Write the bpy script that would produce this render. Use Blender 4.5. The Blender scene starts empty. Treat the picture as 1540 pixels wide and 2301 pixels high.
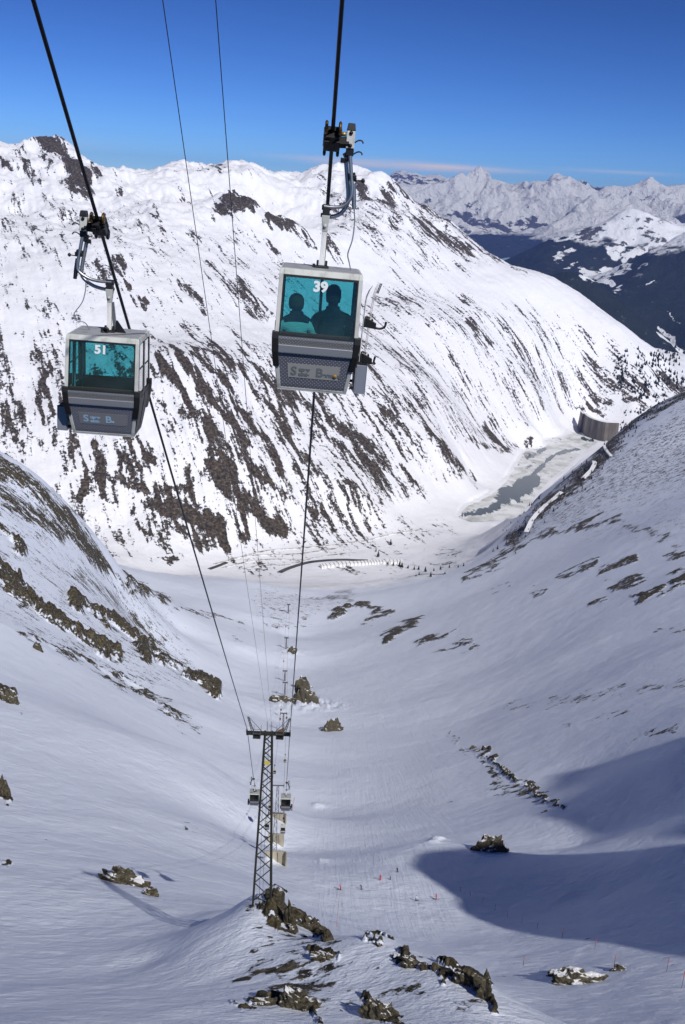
import bpy, bmesh, math, random
import numpy as np
from mathutils import Vector, Matrix

random.seed(7)
scene = bpy.context.scene
COL = scene.collection

# ------------------------------------------------------------------ camera
FPX, IW, IH = 2257.0, 1540.0, 2301.0
PITCH, ROLL = math.radians(17.5), math.radians(3.4)
SUN_EL, SUN_AZ = math.radians(44), math.radians(149)      # azimuth clockwise from +Y (behind the right shoulder)
_F = Vector((0, math.cos(PITCH), -math.sin(PITCH)))
_R0 = Vector((1, 0, 0)); _U0 = Vector((0, math.sin(PITCH), math.cos(PITCH)))
_R = _R0 * math.cos(ROLL) + _U0 * math.sin(ROLL)
_U = _U0 * math.cos(ROLL) - _R0 * math.sin(ROLL)
cd = bpy.data.cameras.new('camera')
cam = bpy.data.objects.new('camera', cd); COL.objects.link(cam)
cam.matrix_world = Matrix(((_R.x, _U.x, -_F.x, 0), (_R.y, _U.y, -_F.y, 0), (_R.z, _U.z, -_F.z, 0), (0, 0, 0, 1)))
cd.sensor_fit = 'VERTICAL'; cd.sensor_height = 36.0; cd.lens = 36.0 * FPX / IH
cd.clip_start = 0.5; cd.clip_end = 90000
scene.camera = cam

# ------------------------------------------------------------------ world, sun, exposure
world = bpy.data.worlds.new('World'); scene.world = world; world.use_nodes = True
wn = world.node_tree; wn.nodes.clear()
wo = wn.nodes.new('ShaderNodeOutputWorld'); bg = wn.nodes.new('ShaderNodeBackground')
sky = wn.nodes.new('ShaderNodeTexSky'); sky.sky_type = 'NISHITA'; sky.sun_disc = False
sky.sun_elevation = SUN_EL; sky.sun_rotation = SUN_AZ
sky.altitude = 2800; sky.air_density = 0.8; sky.dust_density = 0.8; sky.ozone_density = 6.0
bg.inputs['Strength'].default_value = 0.092
CIRRUS = [(0.035, 0.075, 0.0290, 0.0042, 0.95), (-0.045, 0.05, 0.0310, 0.0020, 0.4), (0.10, 0.06, 0.0300, 0.0020, 0.8), (0.235, 0.05, 0.034, 0.0016, 0.45), (-0.28, 0.05, 0.030, 0.006, 0.15)]
gm = wn.nodes.new('ShaderNodeGamma'); gm.inputs['Gamma'].default_value = 1.8
sm_ = wn.nodes.new('ShaderNodeVectorMath'); sm_.operation = 'SCALE'; sm_.inputs['Scale'].default_value = 0.42      # deep high-altitude blue
wn.links.new(sky.outputs[0], sm_.inputs[0]); wn.links.new(sm_.outputs[0], gm.inputs['Color']); 
def _wm(op, a, b=0.0):
    nd = wn.nodes.new('ShaderNodeMath'); nd.operation = op
    for i, v in enumerate((a, b)):
        if isinstance(v, (int, float)): nd.inputs[i].default_value = v
        else: wn.links.new(v, nd.inputs[i])
    return nd.outputs[0]
tc = wn.nodes.new('ShaderNodeTexCoord'); sx = wn.nodes.new('ShaderNodeSeparateXYZ'); wn.links.new(tc.outputs['Generated'], sx.inputs[0])
caz = _wm('ARCTAN2', sx.outputs['X'], sx.outputs['Y'])
cl = 0.0
for (a0, aw, e0, ew, k) in CIRRUS:             # a few thin streaks of high cirrus above the far range
    da = _wm('DIVIDE', _wm('SUBTRACT', caz, a0), aw); de = _wm('DIVIDE', _wm('SUBTRACT', sx.outputs['Z'], e0), ew)
    gq = _wm('EXPONENT', _wm('MULTIPLY', _wm('ADD', _wm('POWER', _wm('ABSOLUTE', da), 2.5), _wm('MULTIPLY', de, de)), -1.0)); cl = _wm('ADD', cl, _wm('MULTIPLY', gq, k))
mp = wn.nodes.new('ShaderNodeMapping'); mp.inputs['Scale'].default_value = (6, 6, 90); wn.links.new(tc.outputs['Generated'], mp.inputs['Vector'])
cn = wn.nodes.new('ShaderNodeTexNoise'); cn.inputs['Scale'].default_value = 2.2; cn.inputs['Detail'].default_value = 7; cn.inputs['Roughness'].default_value = .6; wn.links.new(mp.outputs[0], cn.inputs['Vector'])
cf = _wm('MULTIPLY', cl, _wm('MULTIPLY', cn.outputs['Fac'], 1.3))
cmx = wn.nodes.new('ShaderNodeMix'); cmx.data_type = 'RGBA'; wn.links.new(cf, cmx.inputs['Factor']); wn.links.new(gm.outputs[0], cmx.inputs['A']); cmx.inputs['B'].default_value = (9.0, 8.2, 8.6, 1)
wn.links.new(cmx.outputs['Result'], bg.inputs['Color'])
wn.links.new(bg.outputs[0], wo.inputs['Surface'])
TO_SUN = Vector((math.sin(SUN_AZ) * math.cos(SUN_EL), math.cos(SUN_AZ) * math.cos(SUN_EL), math.sin(SUN_EL)))
sl = bpy.data.lights.new('sun', 'SUN'); sl.energy = 3.95; sl.angle = math.radians(0.53); sl.color = (1.0, 0.965, 0.915)
sun = bpy.data.objects.new('sun', sl); COL.objects.link(sun)
sun.rotation_euler = TO_SUN.to_track_quat('Z', 'Y').to_euler()
vs = scene.view_settings
vs.view_transform = 'Standard'; vs.look = 'None'; vs.gamma = 1.0; vs.exposure = 0.0; vs.use_curve_mapping = False
scene.cycles.max_bounces = 8; scene.cycles.transparent_max_bounces = 24
scene.cycles.volume_bounces = 0

# ------------------------------------------------------------------ photo pixel -> ray
def ray(px, py):
    a, b = (px - IW / 2) / FPX, (IH / 2 - py) / FPX
    return _F + _R * a + _U * b
def azel(px, py):
    d = ray(px, py); h = math.hypot(d.x, d.y)
    return math.atan2(d.x, d.y), d.z / h
def project(x, y, z):                      # numpy world -> photo pixel
    f = x * _F.x + y * _F.y + z * _F.z
    a = (x * _R.x + y * _R.y + z * _R.z) / f; b = (x * _U.x + y * _U.y + z * _U.z) / f
    return IW / 2 + a * FPX, IH / 2 - b * FPX
SC = 0.9                                   # metres per authored range unit

# ------------------------------------------------------------------ numpy noise
def _hash(ix, iy, seed):
    h = (ix.astype(np.int64) * 374761393 + iy.astype(np.int64) * 668265263 + seed * 982451653) & 0xFFFFFFFF
    h = ((h ^ (h >> 13)) * 1274126177) & 0xFFFFFFFF
    return (h ^ (h >> 16)) & 0xFFFF
def perlin(x, y, seed=0):
    ix, iy = np.floor(x), np.floor(y); fx, fy = x - ix, y - iy
    u = fx * fx * fx * (fx * (fx * 6 - 15) + 10); v = fy * fy * fy * (fy * (fy * 6 - 15) + 10)
    def g(dx, dy):
        a = _hash(ix + dx, iy + dy, seed) * (2 * math.pi / 65536.0)
        return np.cos(a) * (fx - dx) + np.sin(a) * (fy - dy)
    n0 = g(0, 0) * (1 - u) + g(1, 0) * u; n1 = g(0, 1) * (1 - u) + g(1, 1) * u
    return (n0 * (1 - v) + n1 * v) * 1.5
def fbm(x, y, octv=4, seed=0, gain=0.5):
    s = 0; a = 1.0
    for o in range(octv):
        s = s + a * perlin(x, y, seed + o * 17); x = x * 2.03 + 5.1; y = y * 2.03 - 3.7; a *= gain
    return s
def ridged(x, y, octv=4, seed=0, gain=0.5):
    s = 0; a = 1.0
    for o in range(octv):
        s = s + a * (1 - 2 * np.abs(perlin(x, y, seed + o * 31))); x = x * 2.1 + 7.7; y = y * 2.1 - 1.3; a *= gain
    return s
def sstep(a, b, x):
    t = np.clip((x - a) / (b - a), 0, 1); return t * t * (3 - 2 * t)

# ------------------------------------------------------------------ relief from control points
class Relief:
    """tan(elevation) of the ground as a function of azimuth and ln(distance)."""
    def __init__(self, pts, azlim=(-0.46, 0.46)):
        A = []
        for p in pts:
            az, e = azel(p[0], p[1])
            r = p[2] * SC if p[2] > 0 else p[2] * SC / e      # a negative third number is a height
            A.append((az, math.log(r), e))
        A = np.array(A); self.P = A[:, :2]; self.lim = azlim
        n = len(A); d = np.linalg.norm(self.P[:, None] - self.P[None], axis=2)
        K = np.zeros((n + 3, n + 3)); K[:n, :n] = d ** 1.5 - np.eye(n) * 1e-4
        K[:n, n] = 1; K[:n, n + 1:] = self.P; K[n:, :n] = K[:n, n:].T
        b = np.zeros(n + 3); b[:n] = A[:, 2]
        self.w = np.linalg.solve(K, b)
    def grid(self, az, lr):                 # outer product evaluation, via a coarse grid
        ca = np.linspace(self.lim[0], self.lim[1], 240); cl = np.linspace(lr[0], lr[-1], 420)
        n = len(self.P); G = np.zeros((len(cl), len(ca)))
        for j, a in enumerate(ca):
            d = np.sqrt((self.P[None, :, 0] - a) ** 2 + (self.P[None, :, 1] - cl[:, None]) ** 2)
            G[:, j] = (d ** 1.5) @ self.w[:n] + self.w[n] + self.w[n + 1] * a + self.w[n + 2] * cl
        def cubic(G, t):
            i = np.clip(np.floor(t).astype(int), 0, G.shape[0] - 1); f = (t - i)[:, None]
            g = lambda k: G[np.clip(i + k, 0, G.shape[0] - 1)]
            p0, p1, p2, p3 = g(-1), g(0), g(1), g(2)
            return p1 + 0.5 * f * (p2 - p0 + f * (2 * p0 - 5 * p1 + 4 * p2 - p3 + f * (3 * (p1 - p2) + p3 - p0)))
        G = cubic(G, (lr - cl[0]) / (cl[1] - cl[0]))
        t = (np.clip(az, *self.lim) - ca[0]) / (ca[1] - ca[0])
        return cubic(G.T, t).T

near_pts = []
for ax in (-100, 300, 770, 1240, 1640):
    near_pts += [(ax, 2950, 22), (ax, 2600, 45)]
near_pts += [
 # foreground mound and its crest
 (0,2301,78),(300,2301,75),(500,2301,75),(700,2290,76),(850,2301,74),(1050,2301,73),(1118,2300,75),(1115,2265,78),(1090,2218,83),(1020,2170,87),
 (930,2138,92),(850,2101,96),(740,2103,100),(670,2108,103),(600,2230,84),(700,2200,88),(850,2250,80),(850,2180,87),(980,2230,80),(500,2200,92),
 (1180,2330,98),(1120,2310,100),(1090,2290,112),(1020,2230,118),(930,2190,122),(850,2150,128),(740,2140,122),
 (1150,2260,128),(1300,2240,142),(1540,2290,122),(1540,2150,172),(1300,2120,192),(1110,2190,165),(1000,2110,205),(930,2110,200),
 # tower knoll
 (585,2008,115),(560,2018,114),(620,2025,113),(600,2040,109),(650,2075,110),(700,2100,107),(520,2050,113),(480,2070,112),(430,2095,111),(560,2080,104),(500,2120,102),
 (585,2040,140),(540,2040,138),(640,2070,138),(700,2090,135),(500,2070,124),(445,2075,132),(380,2100,124),(415,2060,145),
 (350,2160,108),(200,2150,115),(0,2150,118),(350,2050,148),(290,1985,176),(200,1950,188),(0,2000,162),(100,2080,140),(400,1980,190),(0,2230,95),(250,2230,92),
 # ski slope
 (700,2040,215),(720,2000,240),(855,1975,258),(1000,2030,240),(700,1940,285),(560,1985,215),(520,1950,245),(960,1890,315),(1110,1905,320),
 (620,1912,344),(620,1835,466),(620,1700,640),(634,1625,830),(850,1912,335),(850,1835,450),(850,1700,672),(850,1600,900),(850,1500,1250),
 (0,1850,232),(250,1850,255),(450,1850,300),(450,1700,430),(250,1700,370),(0,1700,322),(730,1770,545),(480,1780,370),
 (640,1560,1080),(640,1500,1330),(645,1430,1680),(720,1400,1800),(800,1420,1650),(700,1345,2080),(640,1320,2160),(560,1305,2140),(470,1310,2020),(420,1315,1880),
 (720,1550,1100),(560,1380,1700),
 # left flank: crest, behind, face
 (0,1040,1100),(60,1058,1110),(120,1108,1130),(200,1188,1170),(240,1232,1200),(270,1285,1270),(330,1322,1400),(380,1350,1540),
 (0,1150,1800),(120,1210,1800),(200,1270,1700),(270,1310,1750),
 (0,1150,960),(0,1250,830),(150,1300,930),(300,1400,1120),(400,1480,1120),(480,1555,980),(0,1400,630),(150,1450,690),(300,1550,690),(450,1600,680),
 (550,1560,920),(550,1450,1350),(480,1400,1480),(0,1550,450),(200,1600,490),(400,1420,1330),
 # right flank: crest, behind, face
 (1540,880,3000),(1450,925,2950),(1400,962,2880),(1330,1022,2760),(1250,1085,2600),(1180,1150,2430),(1135,1222,2230),(1050,1277,2130),(960,1308,2080),(870,1328,2060),(800,1343,2020),
 (1540,950,3700),(1400,1015,3400),(1330,1040,3200),(1250,1105,2880),(1140,1222,2480),(1050,1275,2330),(960,1305,2300),(870,1318,2300),
 (1540,1000,2400),(1540,1150,1650),(1540,1300,1120),(1540,1450,750),(1540,1600,510),(1540,1680,410),(1540,1750,366),(1540,1830,308),(1540,1905,268),(1430,1893,290),(1540,2030,226),
 (1300,1150,2150),(1300,1300,1430),(1300,1450,950),(1300,1600,640),(1300,1750,470),(1300,1900,330),(1300,2020,248),
 (1100,1320,1780),(1100,1400,1350),(1100,1500,1050),(1100,1600,800),(1100,1750,520),(1100,1830,415),(950,1400,1550),
 # valley floor and reservoir (heights)
 (480,1278,-965),(600,1262,-968),(700,1268,-970),(800,1250,-970),(900,1275,-968),(960,1250,-972),(1000,1200,-978),(900,1185,-972),(1080,1200,-980),
 (1050,1150,-985),(1150,1110,-985),(1160,1150,-985),(1200,1060,-985),(1280,1010,-985),(1330,990,-985),(1250,1050,-985),(380,1285,-950),(330,1290,-935),
 (1028,1165,-984),(1060,1135,-984),(1105,1115,-984),(1140,1085,-984),(1165,1045,-984),(1185,1015,-984),(1230,990,-984),(1290,972,-984),(1060,1172,-984),(1115,1167,-984),(1205,1105,-984),(1240,1070,-984),(1270,1045,-984),(1305,1015,-984),(1345,992,-984),
 (1010,1160,-979),(1040,1125,-976),(1090,1098,-974),(1120,1070,-974),(1140,1040,-972),(1170,1002,-972),(1215,978,-968),(1262,960,-972),(1100,1185,-981),(1180,1160,-981),
 # far wall, foot (heights)
 (300,1258,-930),(400,1262,-945),(480,1238,-950),(640,1215,-955),(800,1180,-955),(900,1150,-955),(1000,1115,-955),(1060,1080,-960),
 # far wall
 (0,1030,2900),(0,900,3150),(0,760,3500),(0,600,4000),(0,480,4700),(0,332,5600),(60,345,5500),
 (200,1200,2620),(200,1000,2950),(200,850,3220),(200,790,3440),(200,700,3680),(200,560,4150),(200,450,4900),(130,322,5600),(165,350,5580),(200,372,5600),(235,390,5650),(275,397,5750),(330,390,5700),
 (400,1000,2900),(400,800,3230),(400,745,3560),(400,650,3900),(400,500,4600),(380,392,5550),(440,387,5500),(490,396,5520),(540,404,5550),(300,450,5000),(300,600,4000),
 (600,1100,2850),(600,950,3150),(600,790,3520),(600,730,3880),(600,650,4180),(600,540,4700),(560,402,5550),(600,410,5600),(640,417,5650),(680,417,5650),(715,410,5650),
 (520,462,4900),(480,480,4850),(640,510,4850),(520,480,5150),(640,530,5150),
 (800,1100,3000),(800,950,3400),(800,780,3900),(800,710,4280),(800,650,4620),(800,520,5100),(820,388,5800),(755,398,5750),(780,402,5760),(860,402,5780),
 (1000,1000,3500),(1000,900,3850),(1000,720,4500),(1000,670,4860),(1000,600,5130),(900,432,5760),(960,478,5750),(1050,545,5700),
 (1200,960,4330),(1200,880,4600),(1200,750,4950),(1200,695,5180),(1200,655,5300),(1130,592,5650),(1180,606,5640),(1250,632,5600),
 (1350,900,5000),(1350,800,5200),(1350,725,5350),(1300,660,5550),(1330,685,5500),(1390,720,5500),(1440,757,5480),(1420,900,5000),(1450,840,5200),(1490,795,5450),
 (1400,930,4950),(1300,952,-978),(1330,957,-990),(1370,962,-990),(1480,880,5200),(1500,850,5800),(1540,870,5600),(1540,800,6800),(1500,790,6500),
 (0,420,6600),(200,460,6600),(440,460,6600),(660,480,6600),(820,480,6800),(960,570,6800),(1130,680,6800),(1250,720,6800),(1350,775,6700),
]

# ------------------------------------------------------------------ materials
def mat(name, color=(0.5, 0.5, 0.5), rough=0.6, metal=0.0, spec=0.5):
    m = bpy.data.materials.new(name); m.use_nodes = True
    b = m.node_tree.nodes['Principled BSDF']
    b.inputs['Base Color'].default_value = (*color, 1); b.inputs['Roughness'].default_value = rough
    b.inputs['Metallic'].default_value = metal; b.inputs['Specular IOR Level'].default_value = spec
    return m
class NT:
    def __init__(s, m): s.t = m.node_tree; s.b = s.t.nodes['Principled BSDF']
    def n(s, typ, **kw):
        nd = s.t.nodes.new('ShaderNode' + typ)
        for k, v in kw.items(): setattr(nd, k, v)
        return nd
    def val(s, sock, v):
        if hasattr(v, 'is_output') or isinstance(v, bpy.types.NodeSocket): s.t.links.new(v, sock)
        else: sock.default_value = v
    def math(s, op, a, b=0.0, clamp=False):
        nd = s.n('Math', operation=op, use_clamp=clamp); s.val(nd.inputs[0], a); s.val(nd.inputs[1], b); return nd.outputs[0]
    def noise(s, vec, scale, detail=4, rough=0.55, dist=0.0):
        nd = s.n('TexNoise'); s.val(nd.inputs['Vector'], vec); nd.inputs['Scale'].default_value = scale
        nd.inputs['Detail'].default_value = detail; nd.inputs['Roughness'].default_value = rough; nd.inputs['Distortion'].default_value = dist
        return nd.outputs['Fac']
    def attr(s, name, out='Fac'):
        nd = s.n('Attribute', attribute_name=name); return nd.outputs[out]
    def ramp(s, fac, stops):
        nd = s.n('ValToRGB'); s.val(nd.inputs[0], fac); el = nd.color_ramp.elements
        while len(el) < len(stops): el.new(0.5)
        for e, (p, c) in zip(el, stops): e.position = p; e.color = (*c, 1)
        return nd.outputs['Color']
    def mix(s, fac, a, b):
        nd = s.n('Mix', data_type='RGBA'); s.val(nd.inputs['Factor'], fac); s.val(nd.inputs['A'], a); s.val(nd.inputs['B'], b)
        return nd.outputs['Result']
    def smooth(s, x, lo, hi):
        nd = s.n('MapRange', interpolation_type='SMOOTHSTEP'); s.val(nd.inputs['Value'], x)
        nd.inputs['From Min'].default_value = lo; nd.inputs['From Max'].default_value = hi
        return nd.outputs['Result']
    def bump(s, h, dist, strength=1.0, prev=None):
        nd = s.n('Bump'); s.val(nd.inputs['Height'], h); nd.inputs['Distance'].default_value = dist; nd.inputs['Strength'].default_value = strength
        if prev is not None: s.t.links.new(prev, nd.inputs['Normal'])
        return nd.outputs['Normal']
    def mapping(s, vec, scale=(1, 1, 1), rot=(0, 0, 0)):
        nd = s.n('Mapping'); s.val(nd.inputs['Vector'], vec); nd.inputs['Scale'].default_value = scale; nd.inputs['Rotation'].default_value = rot
        return nd.outputs['Vector']

def snow_rock_material(name, rock_stops, flow_scale, flow_stretch, amp, snow_bumps, rock_bump, snow=(0.88, 0.89, 0.93), tracks=0.0):
    m = mat(name, snow, 0.55, 0, 0.25); q = NT(m)
    pos = q.n('NewGeometry').outputs['Position']
    flow = q.attr('flow', 'Vector'); dens = q.attr('rock')
    fl = q.mapping(flow, (flow_scale, flow_scale / flow_stretch, flow_scale))
    n1 = q.noise(fl, 1.0, 9, 0.62, 0.3)
    n2 = q.noise(pos, flow_scale * 5.0, 7, 0.72)
    n3 = q.noise(q.mapping(flow, (flow_scale * 3.3, flow_scale * 3.3 / (flow_stretch * 1.3), flow_scale)), 1.0, 7, 0.6, 0.2)
    n = q.math('ADD', q.math('ADD', q.math('MULTIPLY', n1, 0.36), q.math('MULTIPLY', n3, 0.34)), q.math('MULTIPLY', n2, 0.34))
    v = q.math('ADD', dens, q.math('MULTIPLY', q.math('SUBTRACT', n, 0.5), amp))
    rock = q.smooth(v, 0.46, 0.52)
    rn = q.noise(pos, flow_scale * 6, 8, 0.7)
    rc = q.ramp(rn, rock_stops)
    sn = q.noise(pos, 0.02, 5, 0.6)
    sc_ = q.mix(sn, (snow[0] * 0.93, snow[1] * 0.93, snow[2] * 0.95, 1), (*snow, 1))
    q.t.links.new(q.mix(rock, sc_, rc), q.b.inputs['Base Color'])
    rr = q.math('ADD', q.math('MULTIPLY', rock, 0.35), 0.55)
    q.t.links.new(rr, q.b.inputs['Roughness'])
    nrm = None
    for (sx, sy, sc2, det, dist) in snow_bumps:
        h = q.noise(q.mapping(pos, (sx, sy, 1), (0, 0, 0.45)), sc2, det, 0.6)
        if tracks: h = q.math('MULTIPLY', h, q.math('ADD', 0.35, q.math('MULTIPLY', q.noise(pos, 0.045, 3, .5), 1.3)))
        nrm = q.bump(h, dist, 1.0, nrm)
    if tracks:                                            # ski tracks and grooming down the piste
        sz = q.n('SeparateXYZ'); q.t.links.new(flow, sz.inputs[0])
        t1 = q.noise(q.mapping(pos, (0.75, 0.022, 0.02), (0, 0, -0.06)), 1.0, 3, .5, .6); t2 = q.noise(q.mapping(pos, (0.5, 0.03, 0.02), (0, 0, 0.22)), 1.0, 3, .5, .8)
        th = q.math('MULTIPLY', q.math('ADD', q.smooth(t1, .40, .60), q.smooth(t2, .5, .62)), sz.outputs['Z'])
        nrm = q.bump(th, tracks, 1.0, nrm)
    h = q.math('MULTIPLY', rn, rock)
    nrm = q.bump(h, rock_bump, 1.0, nrm)
    q.t.links.new(nrm, q.b.inputs['Normal'])
    return m

M_NEAR = snow_rock_material('near_snow_and_rock',
    [(0.36, (0.016, 0.014, 0.011)), (0.48, (0.055, 0.047, 0.030)), (0.57, (0.12, 0.098, 0.055)), (0.68, (0.24, 0.21, 0.16))],
    0.11, 2.0, 3.1, [(0.7, 1.35, 0.45, 6, 0.40), (1, 1, 0.03, 4, 1.0), (0.9, 1.2, 2.2, 5, 0.15)], 0.8, (0.80, 0.85, 0.955), 0.04)
M_FAR = snow_rock_material('far_snow_and_rock',
    [(0.38, (0.022, 0.018, 0.015)), (0.5, (0.066, 0.052, 0.037)), (0.58, (0.125, 0.099, 0.068)), (0.68, (0.22, 0.185, 0.14))],
    0.020, 4.5, 2.7, [(1, 1, 0.012, 6, 8.0)], 6.0)

# ------------------------------------------------------------------ rock exposed through the snow
def raster(strokes, polys, gain=0.8):
    W, H = 770, 1151
    D = np.zeros((H, W), np.float32); yy, xx = np.mgrid[0:H, 0:W]; xx = xx * 2.0 + 1; yy = yy * 2.0 + 1
    for pts, d in polys:
        inside = np.zeros((H, W), bool); n = len(pts)
        for i in range(n):
            (x0, y0), (x1, y1) = pts[i], pts[(i + 1) % n]
            if y0 == y1: continue
            c = ((y0 > yy) != (y1 > yy)) & (xx < (x1 - x0) * (yy - y0) / (y1 - y0) + x0)
            inside ^= c
        D = np.where(inside, np.maximum(D, d), D)
    k = np.ones(15) / 15
    if polys:
        for _ in range(2):
            D = np.apply_along_axis(lambda r: np.convolve(np.pad(r, 7, mode='edge'), k, 'valid'), 1, D)
            D = np.apply_along_axis(lambda r: np.convolve(np.pad(r, 7, mode='edge'), k, 'valid'), 0, D)
    for pts, w, d in strokes:
        P = np.array(pts, float); m = w * 1.3
        x0, x1 = max(0, int((P[:, 0].min() - m) / 2)), min(W, int((P[:, 0].max() + m) / 2) + 1)
        y0, y1 = max(0, int((P[:, 1].min() - m) / 2)), min(H, int((P[:, 1].max() + m) / 2) + 1)
        if x1 <= x0 or y1 <= y0: continue
        X, Y = xx[y0:y1, x0:x1], yy[y0:y1, x0:x1]; best = np.full(X.shape, 1e9)
        for i in range(len(P) - 1):
            a, b = P[i], P[i + 1]; ab = b - a; L = max(ab @ ab, 1e-6)
            t = np.clip(((X - a[0]) * ab[0] + (Y - a[1]) * ab[1]) / L, 0, 1)
            best = np.minimum(best, np.hypot(X - a[0] - t * ab[0], Y - a[1] - t * ab[1]))
        f = d * gain * (1 - sstep(w * 0.1, w * 1.0, best))
        D[y0:y1, x0:x1] = np.maximum(D[y0:y1, x0:x1], f)
    return D
def sample(D, px, py):
    x = np.clip(px / 2 - 0.5, 0, D.shape[1] - 1.001); y = np.clip(py / 2 - 0.5, 0, D.shape[0] - 1.001)
    ix, iy = x.astype(int), y.astype(int); fx, fy = x - ix, y - iy
    v = (D[iy, ix] * (1 - fx) + D[iy, ix + 1] * fx) * (1 - fy) + (D[iy + 1, ix] * (1 - fx) + D[iy + 1, ix + 1] * fx) * fy
    edge = (px > -60) & (px < IW + 60) & (py > -60) & (py < IH + 60)
    return np.where(edge, v, 0.3)

FAR_STROKES = [
 ([(95,325),(130,345),(165,395),(195,440)],26,.85),([(150,425),(185,440)],26,.7),([(55,375),(80,430)],18,.6),([(40,345),(60,380)],14,.5),([(0,370),(20,395)],14,.55),([(100,350),(110,400)],16,.5),
 ([(205,390),(225,420)],12,.5),([(265,440),(275,450)],8,.5),([(490,488),(520,464),(560,488)],24,.8),([(600,505),(650,520),(700,560)],16,.68),([(412,450),(432,465)],9,.65),([(440,395),(500,400)],9,.45),
 ([(350,497),(368,522)],16,.6),([(80,518),(125,532)],11,.58),([(180,520),(220,545)],9,.45),([(215,595),(245,645)],26,.55),([(262,595),(295,645)],24,.58),([(305,670),(330,690)],16,.6),
 ([(400,640),(455,690)],32,.52),([(470,600),(560,700)],22,.42),([(535,640),(585,700)],26,.55),([(560,700),(600,730)],18,.55),([(740,555),(765,600)],22,.5),([(590,540),(640,580)],16,.45),
 ([(60,700),(120,720)],14,.42),([(20,640),(60,660)],12,.45),
 ([(350,800),(420,900),(480,985),(520,1080)],20,.82),([(400,798),(470,890),(560,1000)],20,.82),([(440,788),(520,880),(600,1000),(640,1060)],22,.78),([(470,772),(560,850),(640,960),(700,1050)],24,.7),
 ([(530,768),(600,850),(660,930)],14,.66),([(585,820),(640,880)],10,.6),([(330,850),(400,960),(425,1050)],12,.62),([(470,760),(520,800),(560,850)],30,.5),
 ([(90,985),(105,1045)],13,.62),([(170,985),(190,1060),(182,1120)],17,.68),([(215,1000),(235,1080),(245,1130)],20,.8),([(250,990),(270,1060)],14,.74),([(282,985),(315,1060)],14,.76),([(312,980),(345,1050)],14,.76),([(345,985),(370,1040)],12,.6),
 ([(98,820),(122,930)],16,.66),([(20,850),(32,910)],13,.55),([(55,950),(70,1010)],11,.5),([(0,800),(20,850)],12,.5),([(140,900),(150,960)],12,.5),
 ([(255,1080),(330,1100),(420,1105)],26,.68),([(340,1130),(430,1165),(490,1200)],44,.8),([(420,1050),(450,1150)],24,.68),([(480,1060),(560,1150),(625,1185)],44,.86),([(490,1180),(512,1235)],26,.88),([(600,1075),(700,1150)],26,.62),
 ([(380,1180),(470,1232)],26,.64),([(520,1110),(545,1215)],18,.8),([(560,1050),(640,1100)],26,.66),([(330,1262),(420,1262)],14,.6),([(290,1160),(330,1200)],16,.55),
 ([(640,885),(760,960),(830,1010)],34,.62),([(760,1000),(850,1062)],40,.62),([(850,930),(930,990)],28,.58),([(780,1095),(835,1180)],26,.6),([(900,1060),(960,1115)],18,.55),([(1085,958),(1145,1005)],22,.76),([(1060,990),(1150,1022)],14,.6),
 ([(690,950),(715,1090)],26,.55),([(700,1060),(790,1190)],20,.5),([(850,1075),(900,1130)],14,.5),([(1020,1040),(1070,1085)],22,.58),([(950,960),(1040,1060)],26,.52),([(870,1000),(920,1040)],18,.5),
 ([(1052,722),(1078,770)],10,.68),([(1090,760),(1105,775)],14,.66),([(1040,690),(1060,720)],10,.55),([(1130,790),(1150,820)],14,.48),([(935,500),(985,540)],24,.55),([(985,530),(1050,572)],24,.66),([(870,440),(890,520)],26,.52),([(800,420),(830,470)],24,.5),
 ([(960,478),(1050,545),(1130,592)],12,.55),([(900,432),(960,478)],14,.6),([(1150,600),(1180,620)],8,.55),
 ([(1300,910),(1360,935)],16,.66),([(1335,890),(1380,905)],12,.6),([(1395,860),(1450,885)],34,.6),([(1400,900),(1450,915)],18,.62),([(1480,840),(1540,890)],30,.58),([(1440,800),(1490,850)],18,.55),([(1165,940),(1185,960)],8,.55),
 ([(1170,1000),(1210,990)],8,.7),([(1060,1150),(1110,1160)],9,.6),
]
FAR_POLYS = [
 ([(0,800),(560,760),(900,900),(1060,1080),(800,1190),(480,1250),(200,1260),(0,1060)],.265),
 ([(0,450),(300,480),(700,560),(760,760),(350,800),(0,790)],.18),
 ([(600,740),(900,640),(1250,700),(1300,920),(1060,1010),(800,900)],.24),
 ([(700,400),(960,480),(1130,600),(900,640),(760,540)],.2),
 ([(1250,700),(1420,760),(1540,860),(1540,900),(1300,940)],.24),
 ([(480,1190),(900,1150),(1040,1170),(1040,1300),(480,1300)],.28),
]
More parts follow.
